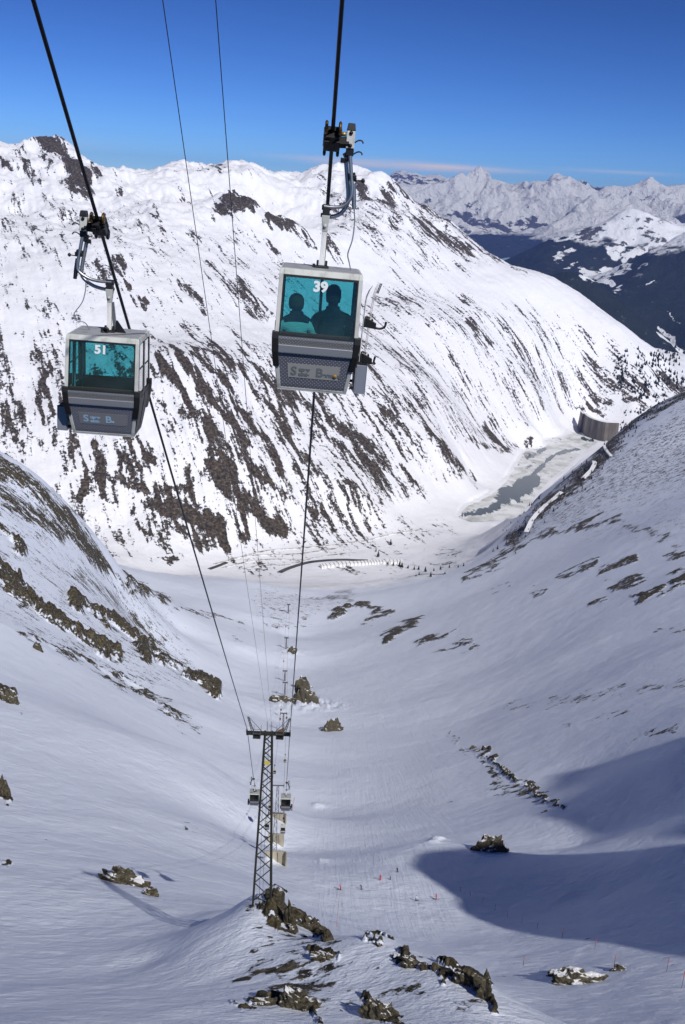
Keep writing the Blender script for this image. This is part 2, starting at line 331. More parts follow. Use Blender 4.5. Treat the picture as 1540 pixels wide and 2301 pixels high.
NEAR_STROKES = [
 ([(0,1048),(60,1085),(110,1122),(150,1172),(190,1222),(215,1258)],44,.60),([(60,1425),(160,1455),(290,1535),(420,1620)],26,.40),([(170,1290),(290,1370),(360,1440)],36,.42),([(330,1440),(420,1500)],22,.40),([(300,1530),(400,1600),(440,1640)],16,.42),([(0,1100),(80,1160),(150,1205)],38,.56),([(215,1255),(260,1290),(330,1330),(375,1352)],14,.6),([(0,1170),(50,1242)],15,.76),
 ([(0,1272),(60,1332),(130,1392),(200,1442),(262,1472)],20,.76),([(0,1300),(60,1352)],22,.66),([(160,1350),(260,1400),(330,1462),(342,1482)],22,.7),([(40,1420),(150,1470),(280,1530),(400,1612)],16,.55),
 ([(190,1440),(240,1472)],14,.66),([(340,1470),(420,1510),(482,1556)],11,.64),([(452,1530),(482,1556)],18,.88),([(0,1548),(45,1588)],16,.76),([(0,1765),(16,1800)],12,.8),([(180,1290),(330,1420),(365,1445)],34,.42),
 ([(400,1370),(480,1385),(550,1402)],11,.54),([(300,1330),(380,1352)],12,.6),([(0,1935),(18,1945)],9,.6),([(520,1430),(550,1445)],5,.45),([(410,1860),(460,1870)],4,.45),
 ([(1265,1292),(1335,1262)],12,.6),([(1350,1290),(1422,1250)],16,.68),([(1370,1322),(1442,1300)],15,.64),([(1428,1342),(1490,1325)],13,.7),([(1333,1362),(1362,1345)],10,.62),([(1500,1252),(1540,1238)],13,.6),([(1512,1312),(1540,1292)],20,.7),
 ([(1030,1308),(1100,1272),(1135,1275)],8,.6),([(1100,1327),(1142,1310)],6,.56),([(1200,1337),(1215,1330)],10,.62),([(1300,1188),(1390,1155)],11,.66),([(1040,1300),(1140,1240),(1250,1192),(1320,1175)],9,.6),([(1400,1180),(1500,1205)],14,.5),
 ([(750,1386),(790,1360),(870,1370)],14,.66),([(820,1396),(880,1378)],13,.6),([(868,1432),(942,1390)],17,.76),([(935,1447),(1020,1415)],11,.66),([(978,1467),(1062,1440)],9,.62),([(1060,1440),(1085,1455)],6,.45),
 ([(1150,1210),(1250,1120),(1330,1050),(1385,980)],34,.62),([(1380,985),(1450,930),(1540,885)],20,.62),([(1470,1425),(1540,1408)],5,.5),
 ([(1230,1575),(1380,1555),(1540,1540)],22,.36),([(1140,1590),(1240,1572)],10,.36),([(1430,1662),(1540,1632)],14,.36),([(1260,1628),(1420,1600)],7,.34),
 ([(1015,1645),(1042,1678)],5,.55),([(1050,1692),(1088,1685),(1140,1740),(1190,1772),(1258,1812)],9,.7),([(1080,1712),(1130,1752)],14,.52),([(1110,1772),(1225,1792)],16,.48),([(1215,1828),(1258,1810)],4,.66),
 ([(640,1375),(600,1370)],6,.5),([(700,1340),(790,1340)],14,.45),([(600,1405),(690,1400)],10,.4),
 ([(600,2010),(630,2045),(655,2085)],20,.78),([(590,2035),(615,2075)],14,.62),([(660,2050),(727,2106)],13,.75),([(630,1990),(640,2000)],9,.7),
 ([(825,2103),(872,2118)],7,.66),([(900,2150),(960,2172),(1005,2200)],14,.66),([(1000,2172),(1060,2202),(1100,2240),(1116,2272)],15,.85),([(700,2135),(765,2155)],9,.62),
 ([(570,2252),(640,2238),(700,2262),(716,2292)],16,.7),([(820,2245),(850,2270),(915,2301)],20,.85),([(615,2215),(650,2222)],6,.6),([(525,2262),(560,2270)],9,.6),
]
NEAR_POLYS = [
 ([(1140,1222),(1330,1035),(1540,895),(1540,1080),(1360,1130),(1250,1185)],.33),
 ([(1240,1160),(1540,1060),(1540,1220),(1300,1230)],.22),
 ([(0,1050),(200,1200),(380,1360),(480,1550),(300,1560),(0,1400)],.27),
 ([(560,1310),(820,1330),(700,1400),(560,1400)],.27),
 ([(550,2020),(740,2100),(1115,2260),(1080,2301),(480,2301),(560,2120)],.24),
]
RAST_N = raster(NEAR_STROKES, NEAR_POLYS, 0.95); RAST_F = raster(FAR_STROKES, FAR_POLYS, 0.68)

# ------------------------------------------------------------------ polar terrain sheets
def logrows(*segs):
    out = []
    for a, b, n in segs: out += list(np.linspace(math.log(a), math.log(b), n, endpoint=False))
    out.append(math.log(segs[-1][1])); return np.array(out)
def sheet(name, az, lr, Z, material, flow, rock, label=None):
    R = np.exp(lr)[:, None]; X = R * np.sin(az)[None]; Y = R * np.cos(az)[None]
    nr, nc = Z.shape
    co = np.stack([X, Y, Z], -1).reshape(-1, 3).astype(np.float32)
    i = np.arange(nr * nc).reshape(nr, nc)
    q = np.stack([i[:-1, :-1], i[:-1, 1:], i[1:, 1:], i[1:, :-1]], -1).reshape(-1, 4)
    me = bpy.data.meshes.new(name); me.vertices.add(len(co)); me.vertices.foreach_set('co', co.ravel())
    me.loops.add(q.size); me.loops.foreach_set('vertex_index', q.ravel().astype(np.int32))
    me.polygons.add(len(q)); me.polygons.foreach_set('loop_start', np.arange(0, q.size, 4, dtype=np.int32))
    me.polygons.foreach_set('use_smooth', np.ones(len(q), bool))
    me.update(calc_edges=True)
    a = me.attributes.new('rock', 'FLOAT', 'POINT'); a.data.foreach_set('value', rock.ravel().astype(np.float32))
    a = me.attributes.new('flow', 'FLOAT_VECTOR', 'POINT'); a.data.foreach_set('vector', flow.reshape(-1).astype(np.float32))
    me.materials.append(material)
    o = bpy.data.objects.new(name, me); COL.objects.link(o); o['kind'] = 'structure'
    return o

AZ = np.concatenate([np.linspace(-0.95, -0.47, 24)[:-1], np.linspace(-0.47, 0.47, 800), np.linspace(0.47, 0.95, 24)[1:]])
LR = logrows((17, 60, 24), (60, 330, 330), (330, 2100, 310), (2100, 5500, 400), (5500, 6300, 24))
E = Relief(near_pts).grid(AZ, LR)
RR = np.exp(LR)[:, None]; XX = RR * np.sin(AZ)[None]; YY = RR * np.cos(AZ)[None]
Z0 = E * RR
PX, PY = project(XX, YY, Z0)
_thr = [(azel(x, y)[0], r * SC * 1.03) for x, y, r in [(960,1308,2080),(1050,1277,2130),(1135,1222,2230),(1180,1150,2430),(1250,1085,2600),(1330,1022,2760),(1400,962,2880),(1450,925,2950),(1540,880,3000)]]
RTHR = np.interp(AZ, [a for a, r in _thr], [r for a, r in _thr])[None]
WF = sstep(1.0, 1.06, RR / RTHR)                      # 1 on the far side of the main valley
CXF, CYF = -3240.0, 8136.0
DF = np.hypot(XX - CXF, YY - CYF); UF = np.arctan2(XX - CXF, CYF - YY) * 6300.0
wx = fbm(UF / 45.0, DF / 110.0, 3, 101) * 13; wy = fbm(UF / 45.0, DF / 110.0, 3, 131) * 13
nx = fbm(np.log(RR) * 28 + 0 * XX, AZ[None] * 28 + 0 * XX, 4, 151) * 16; ny = fbm(np.log(RR) * 28 + 0 * XX, AZ[None] * 28 + 0 * XX, 4, 171) * 16
dn = sample(RAST_N, PX + nx, PY + ny); df = sample(RAST_F, PX + wx, PY + wy)
rockd = dn * (1 - WF) + df * WF
floor_m = sstep(-868, -820, Z0)                          # 0 on the valley floor
hi = WF * floor_m
# far wall: gullies along the fall line, broad swells, ragged crests
g1 = ridged(UF / 85.0, DF / 650.0, 3, 3); g2 = ridged(UF / 30.0, DF / 170.0, 3, 11)
sw = fbm(XX / 420.0, YY / 420.0, 5, 21)
upper = sstep(-350, 0, Z0)
dz = hi * (g1 * (3.5 + 3 * upper) + g2 * (1.2 + 4.0 * np.clip(df - .3, 0, 1)) + sw * (13 + 30 * upper))
dz += hi * upper * ridged(XX / 300.0, YY / 300.0, 5, 41, .55) * 20
rockd = rockd + hi * (0.07 * g1 + 0.11 * (g2 - .6) * sstep(.12, .3, df)) + hi * 0.10 * upper * ridged(XX / 160.0, YY / 160.0, 4, 77)
# near bowl
WN = (1 - WF)
nearw = 1 - sstep(250, 700, RR + 0 * XX)
rk = sstep(.42, .7, dn)
dz += WN * (1 - nearw) * (fbm(XX / 60.0, YY / 60.0, 4, 5) * 0.7 + rk * (ridged(XX / 26.0, YY / 26.0, 5, 8, .6) * 4.5 + 2.0) * (1 - .7 * sstep(0, 80, XX)))
dz += nearw * sstep(50, 90, RR + 0 * XX) * (fbm(XX / 13.0, YY / 13.0, 4, 9) * 0.20 + fbm(XX / 3.1, YY / 3.1, 3, 19) * 0.06 + rk * (ridged(XX / 5.0, YY / 5.0, 4, 15) * 0.55 + 0.35))
rockd = np.clip(rockd, 0, 1)
ZT = Z0 + dz
LAKE_L = [(1028,1162),(1060,1135),(1105,1115),(1140,1085),(1165,1045),(1185,1015),(1230,990),(1290,972)]
LAKE_R = [(1060,1172),(1115,1167),(1165,1150),(1205,1105),(1240,1070),(1270,1045),(1305,1015),(1345,990)]
LAKE_Z = -885.2
lk = raster([], [(LAKE_L + LAKE_R[::-1], 1.0)])
ls = sample(lk, PX, PY); shore = LAKE_Z + 1.6 - 6.0 * sstep(.15, .8, ls) + fbm(XX / 55.0, YY / 55.0, 4, 401) * 1.8
ZT = np.where((ls > 0.12) & (RR > 2000) & (PX > 900) & (PX < 1420) & (PY > 900) & (PY < 1250), np.minimum(ZT, shore), ZT)
DRIFTS = [(720,1812,9,1.6),(980,1892,10,1.5),(715,1938,8,1.4),(690,1588,30,5),(655,1470,14,3),(617,1938,18,1.2),(622,1900,16,1.2)]
for (x, y, w, h) in DRIFTS: ZT = ZT + (RR < 2000) * h * 1.1 * np.clip(.7 + 1.3 * fbm(XX / 7, YY / 7, 3, 303), 0, 2) * np.exp(-((PX - x) / (w * 2.2)) ** 2 - ((PY - y + 3) / (w * .4)) ** 2)
flow = np.stack([WF * UF + (1 - WF) * (YY - 0.35 * XX), WF * DF + (1 - WF) * (XX + 0.35 * YY), (1 - WF) * sample(raster([], [([(690,1390),(880,1400),(980,1600),(1010,1800),(1060,2060),(960,2110),(700,2095),(700,1900),(720,1600)], 1.0)]), PX, PY)], -1)
terr = sheet('mountain_terrain', AZ, LR, ZT, M_FAR, flow, rockd)
terr.data.materials.clear(); terr.data.materials.append(M_NEAR); terr.data.materials.append(M_FAR)
fi = (0.25 * (WF[:-1, :-1] + WF[1:, 1:] + WF[:-1, 1:] + WF[1:, :-1]) > 0.5).astype(np.int32).ravel()
terr.data.polygons.foreach_set('material_index', fi)

ET = ZT / RR
def ground(px, py, rmin=50.0):             # where the sight line of a photo pixel meets the terrain
    az, e = azel(px, py); t = np.interp(az, AZ, np.arange(len(AZ))); j = min(int(t), len(AZ) - 2); f = t - j
    col = ET[:, j] * (1 - f) + ET[:, j + 1] * f
    k0 = int(np.searchsorted(LR, math.log(rmin)))
    ks = np.nonzero(col[k0:] >= e)[0]
    if len(ks) == 0: r = math.exp(LR[-1])
    else:
        k = k0 + int(ks[0])
        if k == 0: r = math.exp(LR[0])
        else:
            a, b = col[k - 1], col[k]; w = 0 if b == a else (e - a) / (b - a); r = math.exp(LR[k - 1] + np.clip(w, 0, 1) * (LR[k] - LR[k - 1]))
    return Vector((r * math.sin(az), r * math.cos(az), r * e))
def height(x, y):
    az = math.atan2(x, y); l = math.log(math.hypot(x, y))
    t = np.interp(az, AZ, np.arange(len(AZ))); j = min(int(t), len(AZ) - 2); f = t - j
    s = np.interp(l, LR, np.arange(len(LR))); i = min(int(s), len(LR) - 2); g = s - i
    return float((ZT[i, j] * (1 - f) + ZT[i, j + 1] * f) * (1 - g) + (ZT[i + 1, j] * (1 - f) + ZT[i + 1, j + 1] * f) * g)

# ------------------------------------------------------------------ forested ridges beyond, and the distant range
def alpine_material(name, tree_lo, tree_hi, snow, forest, scale, bumpd, treeamp):
    m = mat(name, snow, 0.7, 0, 0.2); q = NT(m)
    g = q.n('NewGeometry'); pos = g.outputs['Position']
    z = q.n('SeparateXYZ'); q.t.links.new(pos, z.inputs[0])
    n = q.noise(pos, scale, 9, 0.62); n2 = q.noise(pos, scale * 5, 6, 0.7)
    zz = q.math('ADD', z.outputs['Z'], q.math('MULTIPLY', q.math('SUBTRACT', n, 0.5), treeamp))
    treeless = q.smooth(zz, tree_lo, tree_hi)
    clear = q.smooth(q.math('ADD', q.attr('rock'), q.math('MULTIPLY', q.math('SUBTRACT', n2, .5), .8)), 0.36, 0.5)
    rockm = q.smooth(q.math('ADD', q.attr('flow', 'Fac'), q.math('MULTIPLY', q.math('SUBTRACT', q.math('ADD', q.math('MULTIPLY', n, .5), q.math('MULTIPLY', n2, .5)), .5), 2.4)), 0.47, 0.54)
    up = q.mix(rockm, (*snow, 1), (0.085, 0.08, 0.08, 1))
    fo = q.mix(q.smooth(n2, .62, .74), (*forest, 1), (0.30, 0.31, 0.33, 1))
    q.t.links.new(q.mix(q.math('MAXIMUM', treeless, clear), fo, up), q.b.inputs['Base Color'])
    q.t.links.new(q.bump(n2, bumpd), q.b.inputs['Normal'])
    return m
mid_pts = [(1240,628,7500),(1290,628,7500),(1340,652,7500),(1400,692,7400),(1440,722,7300),(1475,772,7200),(1505,805,7100),(1200,640,7600),(1100,620,7700),
 (1250,700,6900),(1350,760,6800),(1450,830,6700),(1540,850,6800),(1540,790,7600),
 (1340,690,8300),(1400,720,8300),(1470,790,8200),
 (1400,665,8900),(1470,700,8600),(1540,745,8300),(1350,652,9300),(1400,605,9700),(1460,565,9900),(1540,523,10100),(1600,500,10200),(1540,640,9300),
 (1400,640,10300),(1460,620,10500),(1540,590,10800),(1300,640,9800),(1360,625,10300),
 (1180,577,11000),(1240,560,11200),(1300,530,11400),(1350,512,11500),(1400,488,11600),(1425,480,11600),(1450,490,11700),(1500,503,11800),(1540,508,11900),(1600,515,12000),
 (1250,590,10700),(1300,575,10900),(1180,610,10300),(1100,640,10500),(1100,600,11500),(1000,620,11500),
 (1180,640,13000),(1300,600,13000),(1425,580,13200),(1540,600,13400),(1000,650,8000),(1000,680,7000)]
azM = np.linspace(math.radians(1), math.radians(27), 460); lrM = logrows((5900, 12400, 300))
EM = Relief(mid_pts, (0.0, 0.46)).grid(azM, lrM); RM = np.exp(lrM)[:, None]; XM = RM * np.sin(azM)[None]; YM = RM * np.cos(azM)[None]
ZM = EM * RM; upm = sstep(-900, -300, ZM)
ZM = ZM + (ridged(XM / 900, YM / 900, 5, 5) * 28 + fbm(XM / 300, YM / 300, 4, 6) * 12) * (0.25 + upm)
pxm, pym = project(XM, YM, ZM)
CLEAR = raster([([(1310,620),(1350,615),(1400,610)],22,1),([(1330,625),(1370,635)],14,1),([(1380,650),(1395,645)],7,1),([(1455,640),(1470,635)],6,.9),([(1400,590),(1440,560),(1500,535)],16,.9),([(1250,575),(1290,560)],14,.9),
   ([(1380,570),(1410,540),(1440,520)],34,1),([(1270,600),(1290,595)],8,.8),([(1440,600),(1460,590)],8,.7),([(1240,540),(1300,530)],10,.8),([(1330,700),(1345,695)],4,.7),([(1480,740),(1530,790)],16,.8),([(1500,700),(1530,720)],6,.7)], [], 0.75)
clm = sample(CLEAR, pxm + fbm(XM / 160, YM / 160, 4, 201) * 16, pym + fbm(XM / 160, YM / 160, 4, 231) * 10)
M_MID = alpine_material('forested_slopes', -300, -255, (0.86, 0.88, 0.92), (0.016, 0.022, 0.020), 0.0022, 25, 420)
flm = np.stack([0.3 + 0.1 * ridged(XM / 400, YM / 400, 3, 9), 0 * XM, 0 * XM], -1); flm[..., 1] = flm[..., 0]; flm[..., 2] = flm[..., 0]
sheet('forested_mountains', azM, lrM, ZM, M_MID, flm, clm)
sky_line = [(640,418),(662,409),(684,418),(740,430),(800,432),(868,408),(885,390),(905,388),(925,396),(950,402),(990,400),(1020,413),(1042,412),(1070,402),(1086,398),(1105,413),(1130,420),(1165,419),(1200,426),(1218,418),(1235,405),(1255,401),(1290,402),(1310,408),(1340,426),(1370,424),(1395,431),(1420,420),(1450,422),(1490,430),(1540,434),(1600,438)]
dist_pts = [(x, y, 24500) for x, y in sky_line] + [(x, y + 45, 27500) for x, y in sky_line[::2]] + [(x, y + 22, 23000) for x, y in sky_line[6::2]]
dist_pts += [(-100,400,24500),(200,410,24500),(450,420,24500),(900,470,22000),(1000,480,21500),(1100,500,21000),(1200,535,19500),(1235,530,20500),(1260,520,21000),(1300,495,21500),(1350,500,21000),(1400,500,20500),(1500,500,20000),(1540,490,21000),
   (1070,440,22500),(1130,470,22000),(1000,525,19500),(1080,545,19000),(1150,560,18500),(900,520,19000),(1280,480,20000),(1330,475,20200),(1380,520,19000),(1230,570,18000),(1100,600,17000),(800,560,17500),(1400,560,17500),(1540,560,17500),(600,520,18000),(200,480,18000),(-100,480,18000),(1600,560,17500)]
azD = np.concatenate([np.linspace(math.radians(-26), math.radians(-4), 40)[:-1], np.linspace(math.radians(-4), math.radians(26), 520)]); lrD = logrows((15500, 24800, 260), (24800, 27000, 14))
ED = Relief(dist_pts, (-0.45, 0.45)).grid(azD, lrD); RD = np.exp(lrD)[:, None]; XD = RD * np.sin(azD)[None]; YD = RD * np.cos(azD)[None]
ZD = ED * RD; upd = sstep(-900, 200, ZD)
rdg = ridged(XD / 2200 + fbm(XD / 3000, YD / 3000, 2, 61) * .4, YD / 2200, 6, 71, .5)
ZD = ZD + (rdg - .5) * 250 * (0.35 + upd) * (1 - .8 * sstep(20300, 21700, RD + 0 * XD)) + fbm(XD / 500, YD / 500, 4, 62) * 45 * (.3 + upd)
M_DIST = alpine_material('distant_alps', -520, -450, (0.86, 0.86, 0.84), (0.020, 0.026, 0.026), 0.0011, 150, 620)
fd = np.clip(0.47 - 0.30 * (rdg - .6), 0, 1)
sheet('distant_mountains', azD, lrD, ZD, M_DIST, np.stack([fd, fd, fd], -1), 0 * XD)

# ------------------------------------------------------------------ air
def box_mesh(name, lo, hi):
    v = [(x, y, z) for z in (lo[2], hi[2]) for y in (lo[1], hi[1]) for x in (lo[0], hi[0])]
    f = [(0, 2, 3, 1), (4, 5, 7, 6), (0, 1, 5, 4), (2, 6, 7, 3), (0, 4, 6, 2), (1, 3, 7, 5)]
    me = bpy.data.meshes.new(name); me.from_pydata(v, [], f); me.update(); return me
hz = bpy.data.objects.new('haze', box_mesh('haze', (-21000, -3000, float(min(ZT.min(), ZM.min(), ZD.min())) - 1.0), (21000, 28500, float(max(ZT.max(), ZM.max(), ZD.max(), 60.0)) + 5.0))); COL.objects.link(hz)
hz['kind'] = 'stuff'; hz['label'] = 'thin blue mountain air between the camera and the far peaks'; hz['category'] = 'haze'
hm = bpy.data.materials.new('mountain_air'); hm.use_nodes = True; hm.node_tree.nodes.clear()
ho = hm.node_tree.nodes.new('ShaderNodeOutputMaterial'); hv = hm.node_tree.nodes.new('ShaderNodeVolumePrincipled')
hv.inputs['Color'].default_value = (0.22, 0.38, 1.0, 1); hv.inputs['Density'].default_value = 2.7e-5; hv.inputs['Anisotropy'].default_value = 0.0
hm.node_tree.links.new(hv.outputs[0], ho.inputs['Volume']); hz.data.materials.append(hm)

# ------------------------------------------------------------------ mesh helpers
class MB:
    def __init__(s): s.v = []; s.f = []; s.m = []; s.sm = []
    def add(s, v, f, mi=0, smooth=False):
        o = len(s.v); s.v += [tuple(p) for p in v]; s.f += [tuple(i + o for i in q) for q in f]; s.m += [mi] * len(f); s.sm += [smooth] * len(f); return s
    def box(s, lo, hi, mi=0):
        x0, y0, z0 = lo; x1, y1, z1 = hi
        return s.hexa([(x0,y0,z0),(x1,y0,z0),(x1,y1,z0),(x0,y1,z0)], [(x0,y0,z1),(x1,y0,z1),(x1,y1,z1),(x0,y1,z1)], mi)
    def hexa(s, a, b, mi=0):
        return s.add(list(a) + list(b), [(3,2,1,0),(4,5,6,7),(0,1,5,4),(1,2,6,5),(2,3,7,6),(3,0,4,7)], mi)
    def beam(s, p, q, w, h=None, mi=0):
        p, q = Vector(p), Vector(q); h = h or w; d = (q - p).normalized()
        a = d.cross(Vector((0, 0, 1)) if abs(d.z) < 0.95 else Vector((0, 1, 0))).normalized(); b = d.cross(a)
        c = [(-1,-1),(1,-1),(1,1),(-1,1)]
        return s.hexa([p + a * (i * w / 2) + b * (j * h / 2) for i, j in c], [q + a * (i * w / 2) + b * (j * h / 2) for i, j in c], mi)
    def tube(s, pts, r, n=8, mi=0):
        pts = [Vector(p) for p in pts]; rings = []; up = None
        for i, p in enumerate(pts):
            d = (pts[min(i + 1, len(pts) - 1)] - pts[max(i - 1, 0)]).normalized()
            if up is None: up = d.orthogonal().normalized()
            a = (up - d * up.dot(d)).normalized(); up = a; b = d.cross(a); rr = r[i] if isinstance(r, (list, tuple)) else r
            rings.append([p + (a * math.cos(2*math.pi*k/n) + b * math.sin(2*math.pi*k/n)) * rr for k in range(n)])
        v = [x for g in rings for x in g]; f = []
        for i in range(len(rings) - 1):
            for k in range(n): f.append((i*n+k, i*n+(k+1)%n, (i+1)*n+(k+1)%n, (i+1)*n+k))
        s.add(v, f, mi, True); s.add(rings[0], [tuple(range(n - 1, -1, -1))], mi); s.add(rings[-1], [tuple(range(n))], mi); return s
    def lathe(s, c, axis, prof, n=14, mi=0):
        axis = Vector(axis).normalized(); a = axis.orthogonal().normalized(); b = axis.cross(a); c = Vector(c); v = []; f = []
        for h, r in prof: v += [c + axis * h + (a * math.cos(2*math.pi*k/n) + b * math.sin(2*math.pi*k/n)) * r for k in range(n)]
        for i in range(len(prof) - 1):
            for k in range(n): f.append((i*n+k, i*n+(k+1)%n, (i+1)*n+(k+1)%n, (i+1)*n+k))
        return s.add(v, f, mi, True)
    def build(s, name, mats, parent=None, bevel=0):
        me = bpy.data.meshes.new(name); me.from_pydata(s.v, [], s.f)
        for m in (mats if isinstance(mats, (list, tuple)) else [mats]): me.materials.append(m)
        if max(s.m, default=0): me.polygons.foreach_set('material_index', s.m)
        me.polygons.foreach_set('use_smooth', s.sm); me.update()
        o = bpy.data.objects.new(name, me); COL.objects.link(o)
        if parent is not None: o.parent = parent
        if bevel:
            bm = o.modifiers.new('bevel', 'BEVEL'); bm.width = bevel; bm.segments = 2; bm.limit_method = 'ANGLE'
        return o
def tag(o, label, cat, group=None, kind=None):
    o['label'] = label; o['category'] = cat
    if group: o['group'] = group
    if kind: o['kind'] = kind
    return o
def empty(name, loc, rz=0.0):
    o = bpy.data.objects.new(name, None); COL.objects.link(o); o.location = loc; o.rotation_euler = (0, 0, rz); return o
def smoothpath(P, n=8):
    P = [Vector(p) for p in P]; out = []
    for i in range(len(P) - 1):
        p0, p1, p2, p3 = P[max(i - 1, 0)], P[i], P[i + 1], P[min(i + 2, len(P) - 1)]
        for k in range(n):
            t = k / n; out.append(0.5 * ((2 * p1) + (p2 - p0) * t + (2*p0 - 5*p1 + 4*p2 - p3) * t*t + (3*p1 - p0 - 3*p2 + p3) * t**3))
    return out + [P[-1]]

# ------------------------------------------------------------------ unseen ridge added beyond the frame, crest shaped to shade the ski slope
SH_A = Vector((-TO_SUN.y, TO_SUN.x, 0)).normalized()
if SH_A.y < 0: SH_A = -SH_A
SH_N = Vector((TO_SUN.x, TO_SUN.y, 0)).normalized()
def sun_prof(px, py):
    g = ground(px, py); return g.dot(SH_A), g.z - g.dot(SH_N) * math.tan(SUN_EL)      # along the ridge, height at the ridge plane
prof = [sun_prof(*p) for p in [(1540,2150),(1300,2110),(1100,2060),(960,2000),(920,1950),(940,1915),(1100,1905),(1260,1830),(1400,1758),(1300,1752),(1290,1738)]]
for p, k in (((1540, 1900), 2.0), ((1450, 1890), 2.0), ((1400, 1888), 1.5), ((1350, 1882), 1.0), ((1290, 1860), 0.5)):    # the sunlit notch between the two lobes
    a_, h_ = sun_prof(*p); prof.append((a_, h_ - k))
prof = [(a_, h_ + 4.5 * (235 < a_ < 400)) for a_, h_ in prof]; prof.sort(); aa = [p[0] for p in prof]; hh = [p[1] for p in prof]
aa = [aa[0] - 80, aa[0] - 45, aa[0] - 14] + aa + [aa[-1] + 12, aa[-1] + 40, aa[-1] + 90]; hh = [hh[0] - 70, hh[0] - 26, hh[0] - 7] + hh + [hh[-1] - 9, hh[-1] - 38, hh[-1] - 85]
H0 = 45.0
ga = np.arange(aa[0], aa[-1], 2.0); gh = np.concatenate([np.arange(-70, H0, 3.0), np.arange(H0, H0 + 150, 6.0)])
top = np.interp(ga, aa, hh) + H0 * math.tan(SUN_EL)
top = np.convolve(np.pad(top, 1, mode='edge'), np.ones(3) / 3, 'valid')
GA, GH = np.meshgrid(ga, gh)
GZ = top[None] - np.where(GH < H0, 1.5, 0.9) * np.abs(GH - H0)
GX = GA * SH_A.x + GH * SH_N.x; GY = GA * SH_A.y + GH * SH_N.y
GZ = GZ + (np.abs(GH - H0) > 7) * ridged(GX / 18, GY / 18, 4, 3) * 2.5 * np.clip(np.abs(GH - H0) / 25, 0, 1)
mb = MB(); nr, nc = GZ.shape; ii = np.arange(nr * nc).reshape(nr, nc)
mb.add(np.stack([GX, GY, GZ], -1).reshape(-1, 3).tolist(), np.stack([ii[:-1, :-1], ii[:-1, 1:], ii[1:, 1:], ii[1:, :-1]], -1).reshape(-1, 4).tolist(), 0, True)
o = mb.build('shadow_caster_ridge', M_NEAR); o['kind'] = 'structure'
at = o.data.attributes.new('rock', 'FLOAT', 'POINT'); at.data.foreach_set('value', np.full(nr * nc, 0.5, np.float32))

# ------------------------------------------------------------------ reservoir ice
def on_level(px, py, z):
    d = ray(px, py); return d * (z / d.z)
WET = raster([([(1130,1120),(1160,1105),(1195,1080)],34,1),([(1190,1075),(1225,1040),(1250,1020),(1300,1008)],7,1),([(1045,1155),(1085,1148),(1120,1140)],14,.85),([(1170,1060),(1200,1040)],10,.5),([(1310,985),(1330,990)],8,.7),([(1185,1030),(1230,1005)],7,.5)], [], 1.0)
L = smoothpath([(x, y, 0) for x, y in LAKE_L], 10); Rr = smoothpath([(x, y, 0) for x, y in LAKE_R], 10); mb = MB(); nl, nw = len(L), 24; wet = []
V = []
for i in range(nl):
    for j in range(nw):
        p = L[i].lerp(Rr[i], -0.06 + 1.12 * j / (nw - 1)); V.append(on_level(p.x, p.y, LAKE_Z)); wet.append(float(sample(WET, np.array([p.x]), np.array([p.y]))[0]))
mb.add(V, [(i*nw+j, i*nw+j+1, (i+1)*nw+j+1, (i+1)*nw+j) for i in range(nl-1) for j in range(nw-1)])
m = mat('lake_ice', (0.6, 0.62, 0.6), 0.35, 0, 0.5); q = NT(m); pos = q.n('NewGeometry').outputs['Position']
n = q.noise(q.mapping(pos, (1, 0.35, 1), (0, 0, 0.5)), 0.016, 8, 0.66, 1.2)
w = q.smooth(q.math('ADD', q.attr('rock'), q.math('MULTIPLY', q.math('SUBTRACT', n, .5), 3.2)), 0.42, 0.56)
ice = q.ramp(q.noise(pos, 0.012, 7, 0.65, 1.5), [(0.36, (0.46, 0.46, 0.43)), (0.5, (0.72, 0.73, 0.72)), (0.6, (0.86, 0.87, 0.89))])
q.t.links.new(q.mix(w, ice, (0.035, 0.055, 0.06, 1)), q.b.inputs['Base Color'])
q.t.links.new(q.math('SUBTRACT', 0.5, q.math('MULTIPLY', w, 0.3)), q.b.inputs['Roughness'])
o = mb.build('frozen_lake', m); o['kind'] = 'structure'
at = o.data.attributes.new('rock', 'FLOAT', 'POINT'); at.data.foreach_set('value', np.array(wet, np.float32))

# ------------------------------------------------------------------ roads and ski tracks laid on the ground
M_ROAD = mat('wet_asphalt', (0.06, 0.058, 0.055), 0.6); q = NT(M_ROAD); pos = q.n('NewGeometry').outputs['Position']
q.t.links.new(q.ramp(q.noise(pos, 0.05, 5, .6), [(0.35, (0.035, 0.033, 0.032)), (0.6, (0.09, 0.085, 0.08))]), q.b.inputs['Base Color'])
M_TRACK = mat('worn_track', (0.4, 0.38, 0.34), 0.8); q = NT(M_TRACK); pos = q.n('NewGeometry').outputs['Position']
q.t.links.new(q.ramp(q.noise(pos, 0.06, 6, .65), [(0.4, (0.22, 0.20, 0.17)), (0.56, (0.75, 0.75, 0.76))]), q.b.inputs['Base Color'])
M_PACKED = mat('packed_snow', (0.86, 0.87, 0.90), 0.6); q = NT(M_PACKED); q.t.links.new(q.bump(q.noise(q.n('NewGeometry').outputs['Position'], .3, 4), .3), q.b.inputs['Normal'])
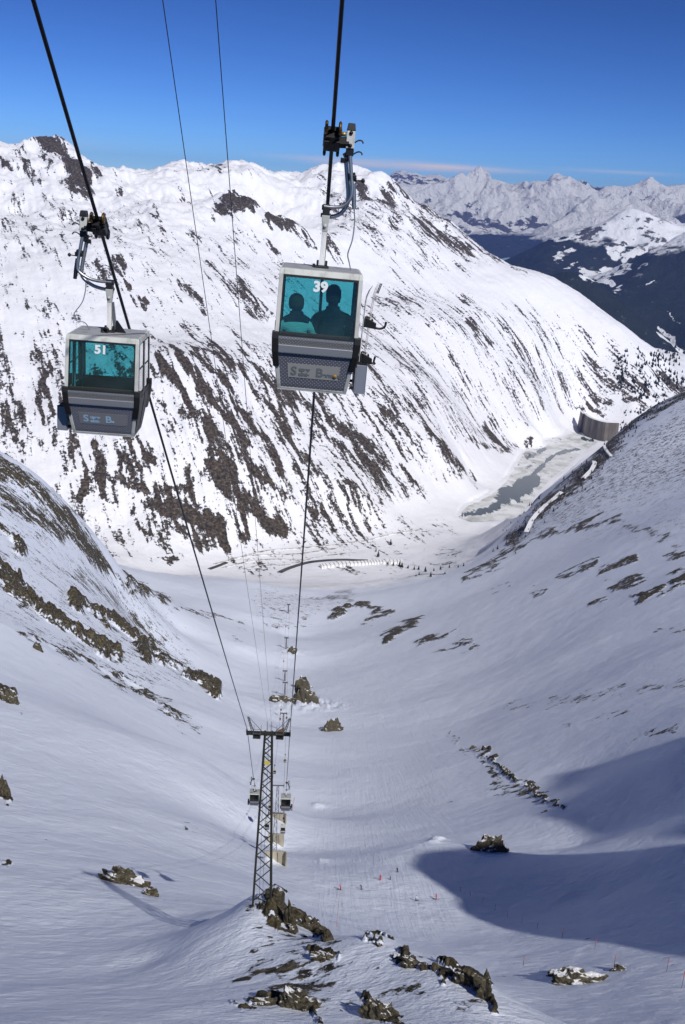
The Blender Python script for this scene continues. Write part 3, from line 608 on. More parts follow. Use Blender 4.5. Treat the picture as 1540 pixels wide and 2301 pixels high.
def ribbon(name, pix, width, material, lift=0.8, rmin=300, level=None):
    P = [ground(x, y, rmin) if level is None else on_level(x, y, level) for x, y in pix]; P = smoothpath(P, 8); v = []; f = []
    for i, p in enumerate(P):
        d = P[min(i + 1, len(P) - 1)] - P[max(i - 1, 0)]; d.z = 0; d = d.normalized() if d.length > 0 else Vector((1, 0, 0)); s = Vector((d.y, -d.x, 0))
        z = max(height(*(p + s * k * width / 2).xy) for k in (-1, -.5, 0, .5, 1)) + lift
        for k in (-1, 1): e = p + s * (k * width / 2); v.append((e.x, e.y, z))
        for k in (-1, 1): e = p + s * (k * width / 2); v.append((e.x, e.y, z - lift - 2.5))
    for i in range(len(P) - 1):
        a, b = 4 * i, 4 * i + 4; f += [(a, a + 1, b + 1, b), (a + 2, a, b, b + 2), (a + 1, a + 3, b + 3, b + 1)]
    o = MB().add(v, f).build(name, material); o['kind'] = 'structure'; return o
ribbon('valley_road', [(628,1287),(650,1277),(690,1265),(730,1260),(770,1258),(800,1259),(828,1260)], 13, M_ROAD)
ribbon('valley_road', [(470,1279),(490,1272),(510,1264)], 9, M_ROAD)
ribbon('valley_track', [(480,1268),(540,1252),(600,1247),(650,1246),(720,1238),(760,1232)], 5, M_TRACK)
ribbon('valley_track', [(500,1276),(560,1262),(620,1257),(680,1257),(740,1248),(800,1243)], 5, M_TRACK)
ribbon('valley_track', [(540,1280),(600,1268),(640,1270),(700,1256)], 5, M_TRACK)
ribbon('valley_track', [(560,1246),(640,1234),(740,1226),(800,1218),(860,1205),(950,1190)], 5, M_TRACK)
ribbon('valley_track', [(880,1300),(940,1292),(1000,1290)], 4, M_TRACK)
ribbon('mountain_path', [(1182,1200),(1192,1178),(1205,1160),(1222,1142),(1245,1122),(1262,1108)], 9, M_PACKED, 1.2)
ribbon('mountain_path', [(1310,1078),(1328,1060),(1336,1045),(1334,1040)], 9, M_PACKED, 1.2)
ribbon('mountain_path', [(1374,1028),(1362,1012),(1358,1003),(1364,994)], 6, M_PACKED, 0.6)

# ------------------------------------------------------------------ avalanche gallery over the valley road
def concrete(name, c, sc=0.3):
    m = mat(name, c, 0.85, 0, 0.2); q = NT(m); pos = q.n('NewGeometry').outputs['Position']
    a = tuple(x * 0.62 for x in c); b = tuple(min(1, x * 1.2) for x in c)
    q.t.links.new(q.ramp(q.noise(q.mapping(pos, (1, 1, .35)), sc, 7, .65), [(0.33, a), (0.66, b)]), q.b.inputs['Base Color']); q.t.links.new(q.bump(q.noise(pos, sc * 6, 5), .05), q.b.inputs['Normal'])
    return m
M_CONC = concrete('weathered_concrete', (0.36, 0.33, 0.26)); M_DAM = concrete('dam_concrete', (0.125, 0.108, 0.088), 0.03); M_DAM2 = concrete('pale_dam_concrete', (0.18, 0.158, 0.132), 0.03)
gp = smoothpath([ground(x, y, 1500) for x, y in [(722,1277),(770,1272),(820,1269),(860,1267),(905,1266)]], 6)
gl = empty('avalanche_gallery', gp[0]); tag(gl, 'long pale concrete avalanche gallery with ribs over the valley road', 'gallery')
for i in range(len(gp) - 1):
    a, b = gp[i], gp[i + 1]; d = (b - a); d.z = 0; s = Vector((d.y, -d.x, 0)).normalized()
    if s.y > 0: s = -s
    za, zb = height(a.x, a.y), height(b.x, b.y); A = Vector((a.x, a.y, za)) - gl.location; B = Vector((b.x, b.y, zb)) - gl.location; up = Vector((0, 0, 6.5))
    MB().hexa([A + s*1 - Vector((0,0,2)), B + s*1 - Vector((0,0,2)), B - s*9, A - s*9], [A + s*2 + up*.85, B + s*2 + up*.85, B - s*10 + up*1.15, A - s*10 + up*1.15]).build('roof_slab', M_PACKED, gl)
    MB().beam(A + s*2.6 - Vector((0,0,2)), A + s*2.6 + up, 1.0).beam(A + s*2.6 + up, A - s*8 + up*1.25, 0.9).build('rib', M_CONC, gl)

# ------------------------------------------------------------------ arch dam
DZ = -820.0
dp = smoothpath([on_level(x, y, DZ) for x, y in [(1309,924),(1322,936),(1340,944),(1362,949),(1392,950)]], 4)
dr = empty('arch_dam', (dp[8].x, dp[8].y, -890)); tag(dr, 'curved concrete dam with vertical ribs at the end of the reservoir', 'dam')
for i in range(len(dp) - 1):
    a, b = dp[i] - dr.location, dp[i + 1] - dr.location; d = (b - a); s = Vector((d.y, -d.x, 0)).normalized()
    if (s.y > 0): s = -s
    dn_ = Vector((0, 0, 82)); e = 0.6 if i % 2 else 0.0
    MB().hexa([a - dn_ - s*14, b - dn_ - s*14, b - dn_ - s*-3, a - dn_ - s*-3], [a - s*8, b - s*8, b + s*e, a + s*e]).build('dam_block', M_DAM if i % 3 else M_DAM2, dr)
    MB().hexa([a - s*9, b - s*9, b + s*1.6, a + s*1.6], [a - s*9 + Vector((0,0,2.2)), b - s*9 + Vector((0,0,2.2)), b + s*1.6 + Vector((0,0,2.2)), a + s*1.6 + Vector((0,0,2.2))]).build('parapet', M_PACKED, dr)

# ------------------------------------------------------------------ trees
def leafy(name, c0, c1):
    m = mat(name, c0, 0.85, 0, 0.1); q = NT(m)
    q.t.links.new(q.ramp(q.noise(q.n('NewGeometry').outputs['Position'], 0.5, 4), [(0.35, c0), (0.65, c1)]), q.b.inputs['Base Color']); return m
M_CONIF = leafy('spruce_needles', (0.012, 0.020, 0.014), (0.035, 0.045, 0.026)); M_LARCH = leafy('bare_larch_twigs', (0.045, 0.030, 0.024), (0.10, 0.070, 0.050)); M_BARK = leafy('bark', (0.05, 0.035, 0.025), (0.09, 0.07, 0.05))
def tree_data(kind, seed):
    rd = random.Random(seed); mb = MB(); h = 1.0
    for t in range(7):                                     # uneven whorls of drooping boughs
        z = 0.12 + 0.86 * t / 7; n = 7 - t // 2; R = (0.26 if kind == 'conifer' else 0.24) * (1 - t / 7.6)
        for k in range(n):
            a = 2 * math.pi * (k + rd.random() * .7) / n; r = R * rd.uniform(.7, 1.2); w = 0.10 * (1 - t / 9)
            c, s_ = math.cos(a), math.sin(a); dz = 0.10 * rd.uniform(.5, 1.3) * (1 if kind == 'conifer' else -0.6)
            p = [(0, 0, z + .13), (c*r*.55 - s_*w, s_*r*.55 + c*w, z + .02), (c*r, s_*r, z - dz), (c*r*.55 + s_*w, s_*r*.55 - c*w, z + .02), (c*r*.35, s_*r*.35, z - .06)]
            mb.add(p, [(0, 1, 2), (0, 2, 3), (4, 2, 1), (4, 3, 2), (0, 4, 1), (0, 3, 4)])
    return mb
def tree_meshes(kind, seed, m):
    c = tree_data(kind, seed).build('crown', m); t = MB().tube([(0, 0, -.06), (0.01, 0, .4), (0, 0, 1.0)], [.028, .018, .003], 5).build('trunk', M_BARK)
    d = (c.data, t.data); bpy.data.objects.remove(c); bpy.data.objects.remove(t); return d
TREES = {'conifer': [tree_meshes('conifer', s, M_CONIF) for s in range(3)], 'larch': [tree_meshes('larch', s + 9, M_LARCH) for s in range(3)]}
def plant_tree(kind, p, h, label, group):
    cm, tm = random.choice(TREES[kind]); e = empty(kind + '_tree', p, random.random() * 6.28); e.scale = (h * 1.1, h * 1.1, h)
    for nm, dd in (('crown', cm), ('trunk', tm)):
        o = bpy.data.objects.new(nm, dd); COL.objects.link(o); o.parent = e
    tag(e, label, 'tree', group)
for (x, y, hp) in [(863,1265,10),(872,1268,8),(884,1271,9),(898,1272,12),(903,1275,14),(917,1277,9),(931,1280,9),(941,1280,10),(956,1285,13),(975,1283,8),(990,1280,9),(1010,1276,8),(1030,1275,7),(1042,1272,8),(942,1292,8),(968,1296,12),(1000,1290,7),(935,1295,6)]:
    p = ground(x, y, 1500); r = math.hypot(p.x, p.y); plant_tree('conifer', p, hp * 1.15 * r / FPX, 'dark little conifer on the snowy valley floor beyond the ski slope', 'conifers scattered on the valley floor')
for (x, y, hp) in [(878,1225,15),(850,1252,16),(845,1240,9),(735,1222,10),(1118,1235,11),(1108,1240,9)]:
    p = ground(x, y, 1500); r = math.hypot(p.x, p.y); plant_tree('larch', p, hp * 1.1 * r / FPX, 'bare brown larch alone on the open valley snow', 'bare larches on the valley floor')
rd = random.Random(5); lar = [(1150,1215),(1190,1172),(1250,1120),(1300,1080),(1345,1035),(1380,990),(1420,950)]; n = 0
while n < 190:
    k = rd.randrange(len(lar) - 1); t = rd.random(); a, b = lar[k], lar[k + 1]
    x = a[0] + (b[0] - a[0]) * t + rd.gauss(0, 12); y = a[1] + (b[1] - a[1]) * t + rd.gauss(0, 12)
    p = ground(x, y, 1000); r = math.hypot(p.x, p.y)
    if r > 3300: continue
    n += 1; plant_tree('larch' if rd.random() < .8 else 'conifer', p, rd.uniform(5, 10) * r / FPX, 'small bare tree in the brown wood on the slope above the reservoir', 'brown wood on the slope above the reservoir')
def wood(name, label, regions, count, hpx, m, kind='conifer', rmin=1500):
    rd = random.Random(len(name) + count); mb = MB(); protos = [tree_data(kind, s) for s in range(3)]
    for _ in range(count):
        (x, y, sx, sy) = rd.choice(regions); p = ground(x + rd.gauss(0, sx), y + rd.gauss(0, sy), rmin); r = math.hypot(p.x, p.y); h = rd.uniform(.6, 1.2) * hpx * r / FPX
        pr = rd.choice(protos); mb.add([(p.x + a * h * 1.1, p.y + b * h * 1.1, p.z + c * h) for a, b, c in pr.v], pr.f)
    o = mb.build(name, m); tag(o, label, 'wood', kind='stuff'); return o
wood('conifer_wood', 'dark conifer wood on the slopes below the dam', [(1395,850,10,10),(1425,870,18,10),(1470,860,18,14),(1500,830,20,16),(1440,820,10,14),(1480,800,12,12),(1530,860,14,14),(1455,890,14,6),(1520,800,14,14),(1400,815,8,18)], 260, 9, M_CONIF, rmin=3300)
wood('crest_wood', 'dark conifers along the brow of the flank above the dam', [(1400,962,14,6),(1440,938,16,6),(1480,915,18,6),(1520,895,16,6),(1450,925,20,3)], 80, 7, M_CONIF, rmin=1000)

# ------------------------------------------------------------------ cable car: materials
M_BLACK = mat('black_rubber', (0.012, 0.012, 0.013), 0.5); M_DARK = mat('oiled_dark_steel', (0.022, 0.022, 0.024), 0.45, 0.6)
M_STEEL = mat('galvanised_steel', (0.42, 0.43, 0.45), 0.38, 0.85); M_BRONZE = mat('bronze_roller', (0.16, 0.095, 0.03), 0.4, 0.6); M_YEL = mat('brass_fitting', (0.42, 0.33, 0.10), 0.4, 0.5)
M_CREAM = mat('cream_painted_frame', (0.57, 0.58, 0.54), 0.45); M_WHITE = mat('white_painted_tube', (0.80, 0.80, 0.77), 0.4); M_ROOF = mat('grey_roof_paint', (0.36, 0.37, 0.38), 0.55)
for m in (M_CREAM, M_WHITE, M_ROOF, M_STEEL):
    q = NT(m); c = tuple(q.b.inputs['Base Color'].default_value)[:3]; pos = q.n('TexCoord').outputs['Object']
    q.t.links.new(q.ramp(q.noise(q.mapping(pos, (1, 1, .3)), 5.0, 7, .68), [(0.30, tuple(x * .62 for x in c)), (0.50, c), (0.7, tuple(min(1, x * 1.08) for x in c))]), q.b.inputs['Base Color'])
M_BAND = mat('brushed_aluminium_band', (0.50, 0.51, 0.54), 0.42, 0.7)
def tread(name, c, scale, metal, rough):
    m = mat(name, c, rough, metal); q = NT(m); pos = q.n('TexCoord').outputs['Object']
    w1 = q.n('TexWave', wave_type='BANDS', bands_direction='DIAGONAL'); w2 = q.n('TexWave', wave_type='BANDS', bands_direction='DIAGONAL')
    q.t.links.new(q.mapping(pos, (1, 0, 1)), w1.inputs['Vector']); q.t.links.new(q.mapping(pos, (-1, 0, 1)), w2.inputs['Vector'])
    for w in (w1, w2): w.inputs['Scale'].default_value = scale
    k = q.smooth(q.math('MULTIPLY', w1.outputs['Fac'], w2.outputs['Fac']), 0.45, 0.75)
    dirt = q.noise(pos, 3.0, 6, .65)
    a = q.mix(k, (*[x * .72 for x in c], 1), (*[min(1, x * 1.7) for x in c], 1)); q.t.links.new(q.mix(q.math('MULTIPLY', dirt, .35), a, (0.12, 0.10, 0.08, 1)), q.b.inputs['Base Color'])
    q.t.links.new(q.bump(k, 0.006), q.b.inputs['Normal']); return m
M_TREAD = tread('diamond_plate', (0.36, 0.36, 0.37), 11.0, 0.6, 0.42); M_LOWER = tread('blue_grey_studded_panel', (0.23, 0.24, 0.30), 9.0, 0.25, 0.5)
M_PLAQ = mat('faded_grey_plaque', (0.34, 0.34, 0.32), 0.6); M_PLAQ2 = mat('dull_plaque', (0.20, 0.20, 0.215), 0.6)
M_TXT = mat('white_vinyl', (0.85, 0.86, 0.85), 0.5); M_TXTG = mat('faded_grey_lettering', (0.17, 0.18, 0.19), 0.6); M_TXTB = mat('pale_blue_lettering', (0.33, 0.50, 0.66), 0.6)
M_RED = mat('dark_red_upholstery', (0.85, 0.06, 0.03), 0.7); M_INT = mat('interior_trim', (0.30, 0.31, 0.31), 0.6); M_RACK = mat('blue_grey_sheet_metal', (0.23, 0.25, 0.30), 0.5, 0.3)
def glass(name, tint, rough=0.02, film=0.06):
    m = bpy.data.materials.new(name); m.use_nodes = True; t = m.node_tree; t.nodes.clear()
    out = t.nodes.new('ShaderNodeOutputMaterial'); tr = t.nodes.new('ShaderNodeBsdfTransparent'); gl = t.nodes.new('ShaderNodeBsdfGlossy'); fr = t.nodes.new('ShaderNodeFresnel'); mx = t.nodes.new('ShaderNodeMixShader')
    df = t.nodes.new('ShaderNodeBsdfDiffuse'); m2 = t.nodes.new('ShaderNodeMixShader'); nz = t.nodes.new('ShaderNodeTexNoise'); mr = t.nodes.new('ShaderNodeMapRange')
    tr.inputs['Color'].default_value = (*tint, 1); gl.inputs['Roughness'].default_value = rough; fr.inputs['IOR'].default_value = 1.35
    df.inputs['Color'].default_value = (0.35, 0.62, 0.66, 1); nz.inputs['Scale'].default_value = 2.2; nz.inputs['Detail'].default_value = 6
    mr.inputs['From Min'].default_value = .35; mr.inputs['From Max'].default_value = .75; mr.inputs['To Max'].default_value = film * 2; mr.inputs['To Min'].default_value = film * .4
    t.links.new(nz.outputs['Fac'], mr.inputs['Value']); t.links.new(mr.outputs[0], m2.inputs[0]); t.links.new(tr.outputs[0], m2.inputs[1]); t.links.new(df.outputs[0], m2.inputs[2])
    t.links.new(fr.outputs[0], mx.inputs[0]); t.links.new(m2.outputs[0], mx.inputs[1]); t.links.new(gl.outputs[0], mx.inputs[2]); t.links.new(mx.outputs[0], out.inputs['Surface']); return m
M_GLASS = glass('teal_tinted_glass', (0.49, 0.79, 0.81), 0.02, 0.014); M_CLEAR = glass('scratched_clear_glass', (0.72, 0.84, 0.86), 0.06, 0.12)

def text_mesh(body, size, name, m, parent, loc, extr=0.002, bold=0.0, align='CENTER', rot=(math.radians(90), 0, 0)):
    cu = bpy.data.curves.new(name, 'FONT'); cu.body = body; cu.size = size; cu.extrude = extr; cu.offset = bold; cu.align_x = align; cu.align_y = 'CENTER'; cu.resolution_u = 4
    t = bpy.data.objects.new(name + '_src', cu); COL.objects.link(t); bpy.context.view_layer.update()
    me = bpy.data.meshes.new_from_object(t.evaluated_get(bpy.context.evaluated_depsgraph_get())); me.name = name; me.materials.clear(); me.materials.append(m)
    bpy.data.objects.remove(t); o = bpy.data.objects.new(name, me); COL.objects.link(o); o.parent = parent; o.location = loc; o.rotation_euler = rot; return o

ZB = -4.62                                                   # cabin floor below the rope
SEC = [(0, .645, .50), (.10, .66, .55), (.75, .745, .78), (1.0, .758, .82), (2.18, .748, .73), (2.28, .735, .70)]
def half(z):
    zs = [s[0] for s in SEC]; return float(np.interp(z, zs, [s[1] for s in SEC])), float(np.interp(z, zs, [s[2] for s in SEC]))
def panel(mb, face, s0, s1, z0, z1, out=0.0, th=0.03, mi=0, nz=4, taper=1.0):
    """a plate on one face of the cabin: s across (-1..1 of the half width), z above the cabin bottom"""
    zs = sorted(set([z0, z1] + [s[0] for s in SEC if z0 < s[0] < z1])); V = []
    for z in zs:
        wx, wy = half(z)
        for o_ in (out, out - th):
            for s in (s0, s1):
                V.append({'front': (s * wx, -wy - o_, ZB + z), 'back': (s * wx, wy + o_, ZB + z), 'right': (wx + o_, s * wy, ZB + z), 'left': (-wx - o_, s * wy, ZB + z)}[face])
    f = []
    for i in range(len(zs) - 1):
        a, b = 4 * i, 4 * i + 4; f += [(a, a+1, b+1, b), (a+3, a+2, b+2, b+3), (a+1, a+3, b+3, b+1), (a+2, a, b, b+2)]
    k = 4 * (len(zs) - 1); f += [(0, 2, 3, 1), (k, k+1, k+3, k+2)]
    if face in ('back', 'right'): f = [tuple(reversed(q)) for q in f]
    return mb.add(V, f, mi)

def make_gondola(number, side, slope, root, plaque, letters, lettering, jx=0.0):
    Y0 = jx; X = lambda x: x * side + Y0
    # --- grip riding on the rope
    cs, sn = math.cos(slope), math.sin(slope)
    def tilt(mb): mb.v = [(x, y * cs + z * sn, -y * sn + z * cs) for x, y, z in mb.v]; return mb
    g = tilt(MB().box((jx - .13, -.20, -.13), (jx + .13, .20, -.01)).box((jx - .10, -.24, -.01), (jx + .10, .24, .09)).box((jx - .145, -.12, -.17), (jx - .05, .12, .05)).box((jx + .05, -.12, -.17), (jx + .145, .12, .05))).build('grip_jaw', M_DARK, root, .012)
    tilt(MB().beam((jx, 0, -.07), (X(.30), 0, -.05), .12, .16)).build('grip_axle', M_DARK, g)
    for sx in (-.12, .12):
        tilt(MB().tube([(jx + sx, -.24, .03), (jx + sx, .24, .03)], .042, 10).tube([(jx + sx, -.17, .10), (jx + sx, .17, .10)], .03, 8)).build('spring_housing', M_BLACK, g)
        for sy in (-.30, .30):
            w = tilt(MB().lathe((jx + sx - .028, sy, .0), (1, 0, 0), [(0, .02), (0, .10), (.018, .125), (.038, .125), (.056, .10), (.056, .02)], 14).beam((jx + sx, sy, .0), (jx + sx, sy * .6, .02), .05)).build('guide_wheel', M_BRONZE if sy < 0 else M_DARK, g)
    MB().lathe((X(.20), -.03, .1), (1, 0, 0), [(-.04, .001), (-.04, .04), (.04, .04), (.04, .001)], 10).build('axle_nut', M_YEL, g)
    h = MB().box((X(.325) - .075, -.09, -.14), (X(.325) + .075, .09, .17)).build('grip_housing', M_CREAM, root, .012)
    MB().hexa([(X(.325) - .08, -.1, .17), (X(.325) + .08, -.1, .17), (X(.325) + .08, .1, .17), (X(.325) - .08, .1, .17)], [(X(.325) - .06, -.08, .30), (X(.325) + .06, -.08, .30), (X(.325) + .06, .08, .30), (X(.325) - .06, .08, .30)]).build('rubber_cap', M_BLACK, h, .01)
    for z in (.13, -.09): MB().lathe((X(.325), -.092, z), (0, -1, 0), [(0, .001), (0, .034), (.02, .034), (.025, .001)], 12).build('bolt', M_DARK, h)
    for z in (.0, -.2):
        MB().tube(smoothpath([(X(.40), 0, z - .03), (X(.47), 0, z + .015), (X(.53), 0, z + .015), (X(.56), 0, z - .03)], 4), [.014] * 12 + [.02], 6).build('release_lever', M_BLACK, root)
    MB().box((X(.33) - .07, -.07, -.27), (X(.33) + .07, .07, -.14)).beam((X(.24), 0, -.22), (X(.33), 0, -.36), .09).box((X(.22) - .04, -.05, -.40), (X(.22) + .04, .05, -.31)).build('grip_lever_block', M_DARK, root, .01)
    # --- hanger
    MB().tube(smoothpath([(X(.34), -.07, -.27), (X(.385), -.07, -.55), (X(.43), -.07, -.85), (X(.41), -.07, -1.02), (.31 * side + jx * .6, -.07, -1.15), (.16 * side + jx * .3, -.07, -1.2), (-.05 * side, -.07, -1.2)], 6), .036, 10).build('hanger_arm', M_STEEL, root)
    MB().tube(smoothpath([(X(.27), .07, -.3), (X(.32), .07, -.6), (X(.375), .07, -.95), (X(.36), .07, -1.15), (.26 * side + jx * .6, .07, -1.31), (.1 * side + jx * .3, .07, -1.38), (-.03 * side, .07, -1.38)], 6), .040, 10).build('hanger_arm', M_STEEL, root)
    MB().beam((X(.40), 0, -.56), (X(.44), 0, -.70), .12, .16).box((X(.42) - .07, -.1, -.68), (X(.42) + .07, .1, -.60)).build('arm_clamp', M_DARK, root, .01)
    MB().tube([(X(.44), 0, -.70), (X(.60), -.02, -.68)], .012, 6).lathe((X(.60), -.02, -.68), (side, 0, 0), [(-.02, .012), (0, .042), (.03, .042), (.05, .01)], 10).build('lever_knob', M_BLACK, root)
    MB().tube([(X(.445), -.02, -.75), (X(.475), -.02, -.98), (X(.50), -.02, -1.2)], [.045, .045, .038], 10).build('damper', M_STEEL if side > 0 else M_BLACK, root)
    MB().tube(smoothpath([(X(.50), -.02, -1.2), (X(.53), -.02, -1.42), (X(.52), -.05, -1.75), (X(.46), -.05, -2.02), (X(.50), 0, -2.18), (X(.55), 0, -2.345)] if side > 0 else [(-.50, -.02, -1.2), (-.50, -.02, -1.42), (-.56, -.05, -1.7), (-.72, -.1, -1.98), (-.66, -.1, -2.12), (-.50, -.05, -2.16), (-.40, 0, -2.345)], 6), .012, 6).build('control_cable', M_RACK, root)
    MB().box((-.065, -.1, -1.42), (.065, .1, -1.16)).lathe((-.085, 0, -1.22), (1, 0, 0), [(0, .001), (0, .05), (.17, .05), (.17, .001)], 10).lathe((-.095, 0, -1.36), (1, 0, 0), [(0, .001), (0, .04), (.19, .04), (.19, .001)], 10).build('pivot_block', M_BLACK, root, .008)
    MB().hexa([(-.045, -.055, -1.66), (.045, -.055, -1.66), (.045, .055, -1.66), (-.045, .055, -1.66)], [(-.075, -.115, -1.36), (.075, -.115, -1.36), (.075, .115, -1.36), (-.075, .115, -1.36)]).lathe((0, -.085, -1.55), (0, -1, 0), [(0, .03), (.02, .028), (.022, .001)], 10, 0).build('fork_bracket', M_CREAM, root, .006)
    MB().box((-.045, -.05, -2.28), (.045, .05, -1.62)).build('suspension_pole', M_WHITE, root, .006)
    if side < 0: MB().beam((.05, .02, -1.66), (.11, .10, -2.32), .07, .08).build('suspension_strut', M_STEEL, root)
    mt = MB().box((-.13, -.13, -2.345), (.13, .13, -2.29)).box((-.10, -.03, -2.29), (-.06, .03, -2.19)).box((.06, -.03, -2.29), (.10, .03, -2.19)).box((-.17, -.06, -2.335), (-.12, .0, -2.26)).build('roof_mount', M_BLACK, root, .008)
    if side < 0:
        MB().lathe((-.05, -.14, -2.27), (0, -1, 0), [(0, .001), (0, .075), (.09, .075), (.09, .045), (.02, .045)], 14).build('roof_roller', M_BLACK, root)
        MB().hexa([(.14, -.02, -2.345), (.36, -.02, -2.345), (.36, .02, -2.345), (.14, .02, -2.345)], [(.14, -.02, -2.06), (.17, -.02, -2.06), (.17, .02, -2.06), (.14, .02, -2.06)]).build('mount_gusset', M_DARK, root)
    X = lambda x: x * side
    # --- cabin shell
    wx, wy = half(2.28)
    MB().hexa([(-wx, -wy, -2.36), (wx, -wy, -2.36), (wx, wy, -2.36), (-wx, wy, -2.36)], [(-wx + .05, -wy + .06, -2.33), (wx - .05, -wy + .06, -2.33), (wx - .05, wy - .06, -2.33), (-wx + .05, wy - .06, -2.33)]).build('roof', M_ROOF, root, .01)
    MB().box((-.645, -.5, ZB - .02), (.645, .5, ZB + .03)).build('floor', M_ROOF, root)
    for face in ('front', 'back'):
        fr = MB()
        for s0, s1 in ((-1, -.9), (.9, 1)): panel(fr, face, s0, s1, 0, 2.28, 0.0, .05)
        panel(fr, face, -.9, .9, 2.17, 2.28, 0.0, .05); panel(fr, face, -.9, .9, 0, .035, 0, .05)
        F = fr.build('frame', M_CREAM, root, .008)
        gk = MB()
        for s0, s1, a, b in ((-.9, -.87, 1.05, 2.17), (.87, .9, 1.05, 2.17), (-.87, .87, 2.13, 2.17), (-.87, .87, 1.05, 1.085)): panel(gk, face, s0, s1, a, b, .006, .05)
        gk.build('window_gasket', M_BLACK, F)
        panel(MB(), face, -.87, .87, 1.085, 2.13, -.01, .008).build('window_pane', M_GLASS, F)
        panel(MB(), face, -.9, .9, .885, 1.05, .004, .05).build('tread_plate', M_TREAD, root)
        panel(MB(), face, -.9, .9, .73, .885, .028, .07).build('bumper_band', M_BAND, root, .008)
        panel(MB(), face, -.9, .9, .035, .73, -.012, .03).build('lower_panel', M_LOWER, root)
        for s0, s1 in ((-1.06, -.9), (.9, 1.06)): panel(MB(), face, s0, s1, .45, 1.13, .03, .12).build('corner_bumper', M_BLACK, root, .015)
    for face in ('left', 'right'):
        fr = MB()
        for s0, s1 in ((-.96, -.86), (.86, .96), (-.05, .05)): panel(fr, face, s0, s1, 0, 2.28, -.002, .05)
        panel(fr, face, -.86, .86, 2.16, 2.28, -.002, .05); F = fr.build('frame', M_CREAM, root, .006)
        for a, b in ((-.86, -.05), (.05, .86)):
            D = panel(MB(), face, a, b, .03, 1.02, .004, .04).build('door', M_BLACK, root)
            panel(MB(), face, a + .06, b - .06, .2, .92, .012, .01).build('door_panel', M_DARK, D)
            panel(MB(), face, a + .03, b - .03, 1.05, 2.13, -.012, .008).build('window_pane', M_CLEAR, D)
            gk = MB(); panel(gk, face, a, a + .03, 1.02, 2.16, .002, .04); panel(gk, face, b - .03, b, 1.02, 2.16, .002, .04); panel(gk, face, a + .03, b - .03, 1.58, 1.60, .0, .03); gk.build('window_gasket', M_BLACK, D)
    # --- benches
    for sy in (-1, 1):
        MB().box((-.66, min(sy * .16, sy * .58), ZB + .40), (.66, max(sy * .16, sy * .58), ZB + .47)).build('bench', M_RED, root, .01)
        MB().hexa([(-.66, sy * .54, ZB + .47), (.66, sy * .54, ZB + .47), (.66, sy * .59, ZB + .47), (-.66, sy * .59, ZB + .47)], [(-.68, sy * .66, ZB + 1.12), (.68, sy * .66, ZB + 1.12), (.68, sy * .72, ZB + 1.12), (-.68, sy * .72, ZB + 1.12)]).build('bench_back', M_RED, root, .01)
    # --- ski rack on the outer side
    xo = lambda x: X(x); rk = MB()
    def bx(x0, x1, y0, y1, z0, z1): rk.box((min(xo(x0), xo(x1)), y0, ZB + z0), (max(xo(x0), xo(x1)), y1, ZB + z1))
    bx(.98, 1.0, -.42, .42, .02, .56); bx(.80, .98, -.42, -.40, .02, .56); bx(.80, .98, .40, .42, .02, .56); bx(.78, 1.0, -.42, .42, .0, .02); bx(.78, .80, -.42, .42, .02, .5)
    R = rk.build('ski_rack', M_RACK, root, .006)
    for y in (-.38, .38): MB().beam((X(.72), y, ZB + .62), (X(1.0), y, ZB + .55), .05).beam((X(.70), y, ZB + .1), (X(.80), y, ZB + .1), .05).build('rack_bracket', M_BLACK, R)
    # --- number and lettering
    wy2 = half(2.0)[1]
    text_mesh(number, .26, 'number', M_TXT, root, (.0 if side > 0 else -.02, -wy2 - .018 - .02, ZB + 1.995), .001, .011)
    z = .37; ang = math.atan2(.78 - .55, .65)
    yz = lambda z_, o_: -half(z_)[1] - o_
    P = panel(MB(), 'front', -.68 if side > 0 else -.70, .68 if side > 0 else .74, .25, .53, -.004, .01).build('plaque', plaque, root)
    rot = (math.radians(90) + ang * 0.95, 0, 0)
    for body, size, x, zz in letters:
        text_mesh(body, size, 'lettering', lettering, P, (x, yz(zz, .002), ZB + zz), .0005, .006, 'LEFT', rot)
    return root

# rope geometry, from the two near cars and the first tower
def at_depth(px, py, d): return ray(px, py) * d
P39, P51 = at_depth(747, 312, 17.9), at_depth(224, 508, 19.9)
T1R, T1L = at_depth(652, 1642, 112.0), at_depth(556, 1642, 112.0)
zt = (T1R.z + T1L.z) / 2; T1R.z = zt; T1L.z = zt
LINE = Vector((T1R.x - P39.x, T1R.y - P39.y, 0)).normalized(); ACR = Vector((LINE.y, -LINE.x, 0)); YAW = math.atan2(-LINE.x, LINE.y)
SLOPE = math.atan2(P39.z - T1R.z, math.hypot(T1R.x - P39.x, T1R.y - P39.y))
g39 = empty('gondola_cabin', P39, YAW); g39.rotation_euler = (0, math.radians(2.0), YAW); g39.scale = (1, 1, .965); tag(g39, 'gondola cabin numbered 39 with two passengers inside, snowboard in its rack', 'gondola', 'gondola cabins on the ropes')
make_gondola('39', 1, SLOPE, g39, M_PLAQ, [('S', .25, -.42, .38), ('uper', .11, -.27, .425), ('aint-', .11, -.27, .33), ('B', .25, .04, .38), ('ernard', .12, .18, .345)], M_TXTG)
MB().lathe((.40, -.64, ZB + .335), (0, -1, -.3), [(0, .04), (.004, .038), (.005, .001)], 12).build('sun_emblem', mat('faded_orange', (0.42, 0.22, 0.04), .6), g39)
g51 = empty('gondola_cabin', P51 + ACR * .22, YAW); g51.rotation_euler = (0, math.radians(1.5), YAW); g51.scale = (.965, .965, .89); tag(g51, 'empty gondola cabin numbered 51 with blue lettering', 'gondola', 'gondola cabins on the ropes')
make_gondola('51', -1, SLOPE, g51, M_PLAQ2, [('S', .25, -.40, .38), ('uper', .11, -.25, .425), ('aint-', .11, -.25, .33), ('B', .25, .06, .38), ('e', .10, .20, .345)], M_TXTB, -.22)

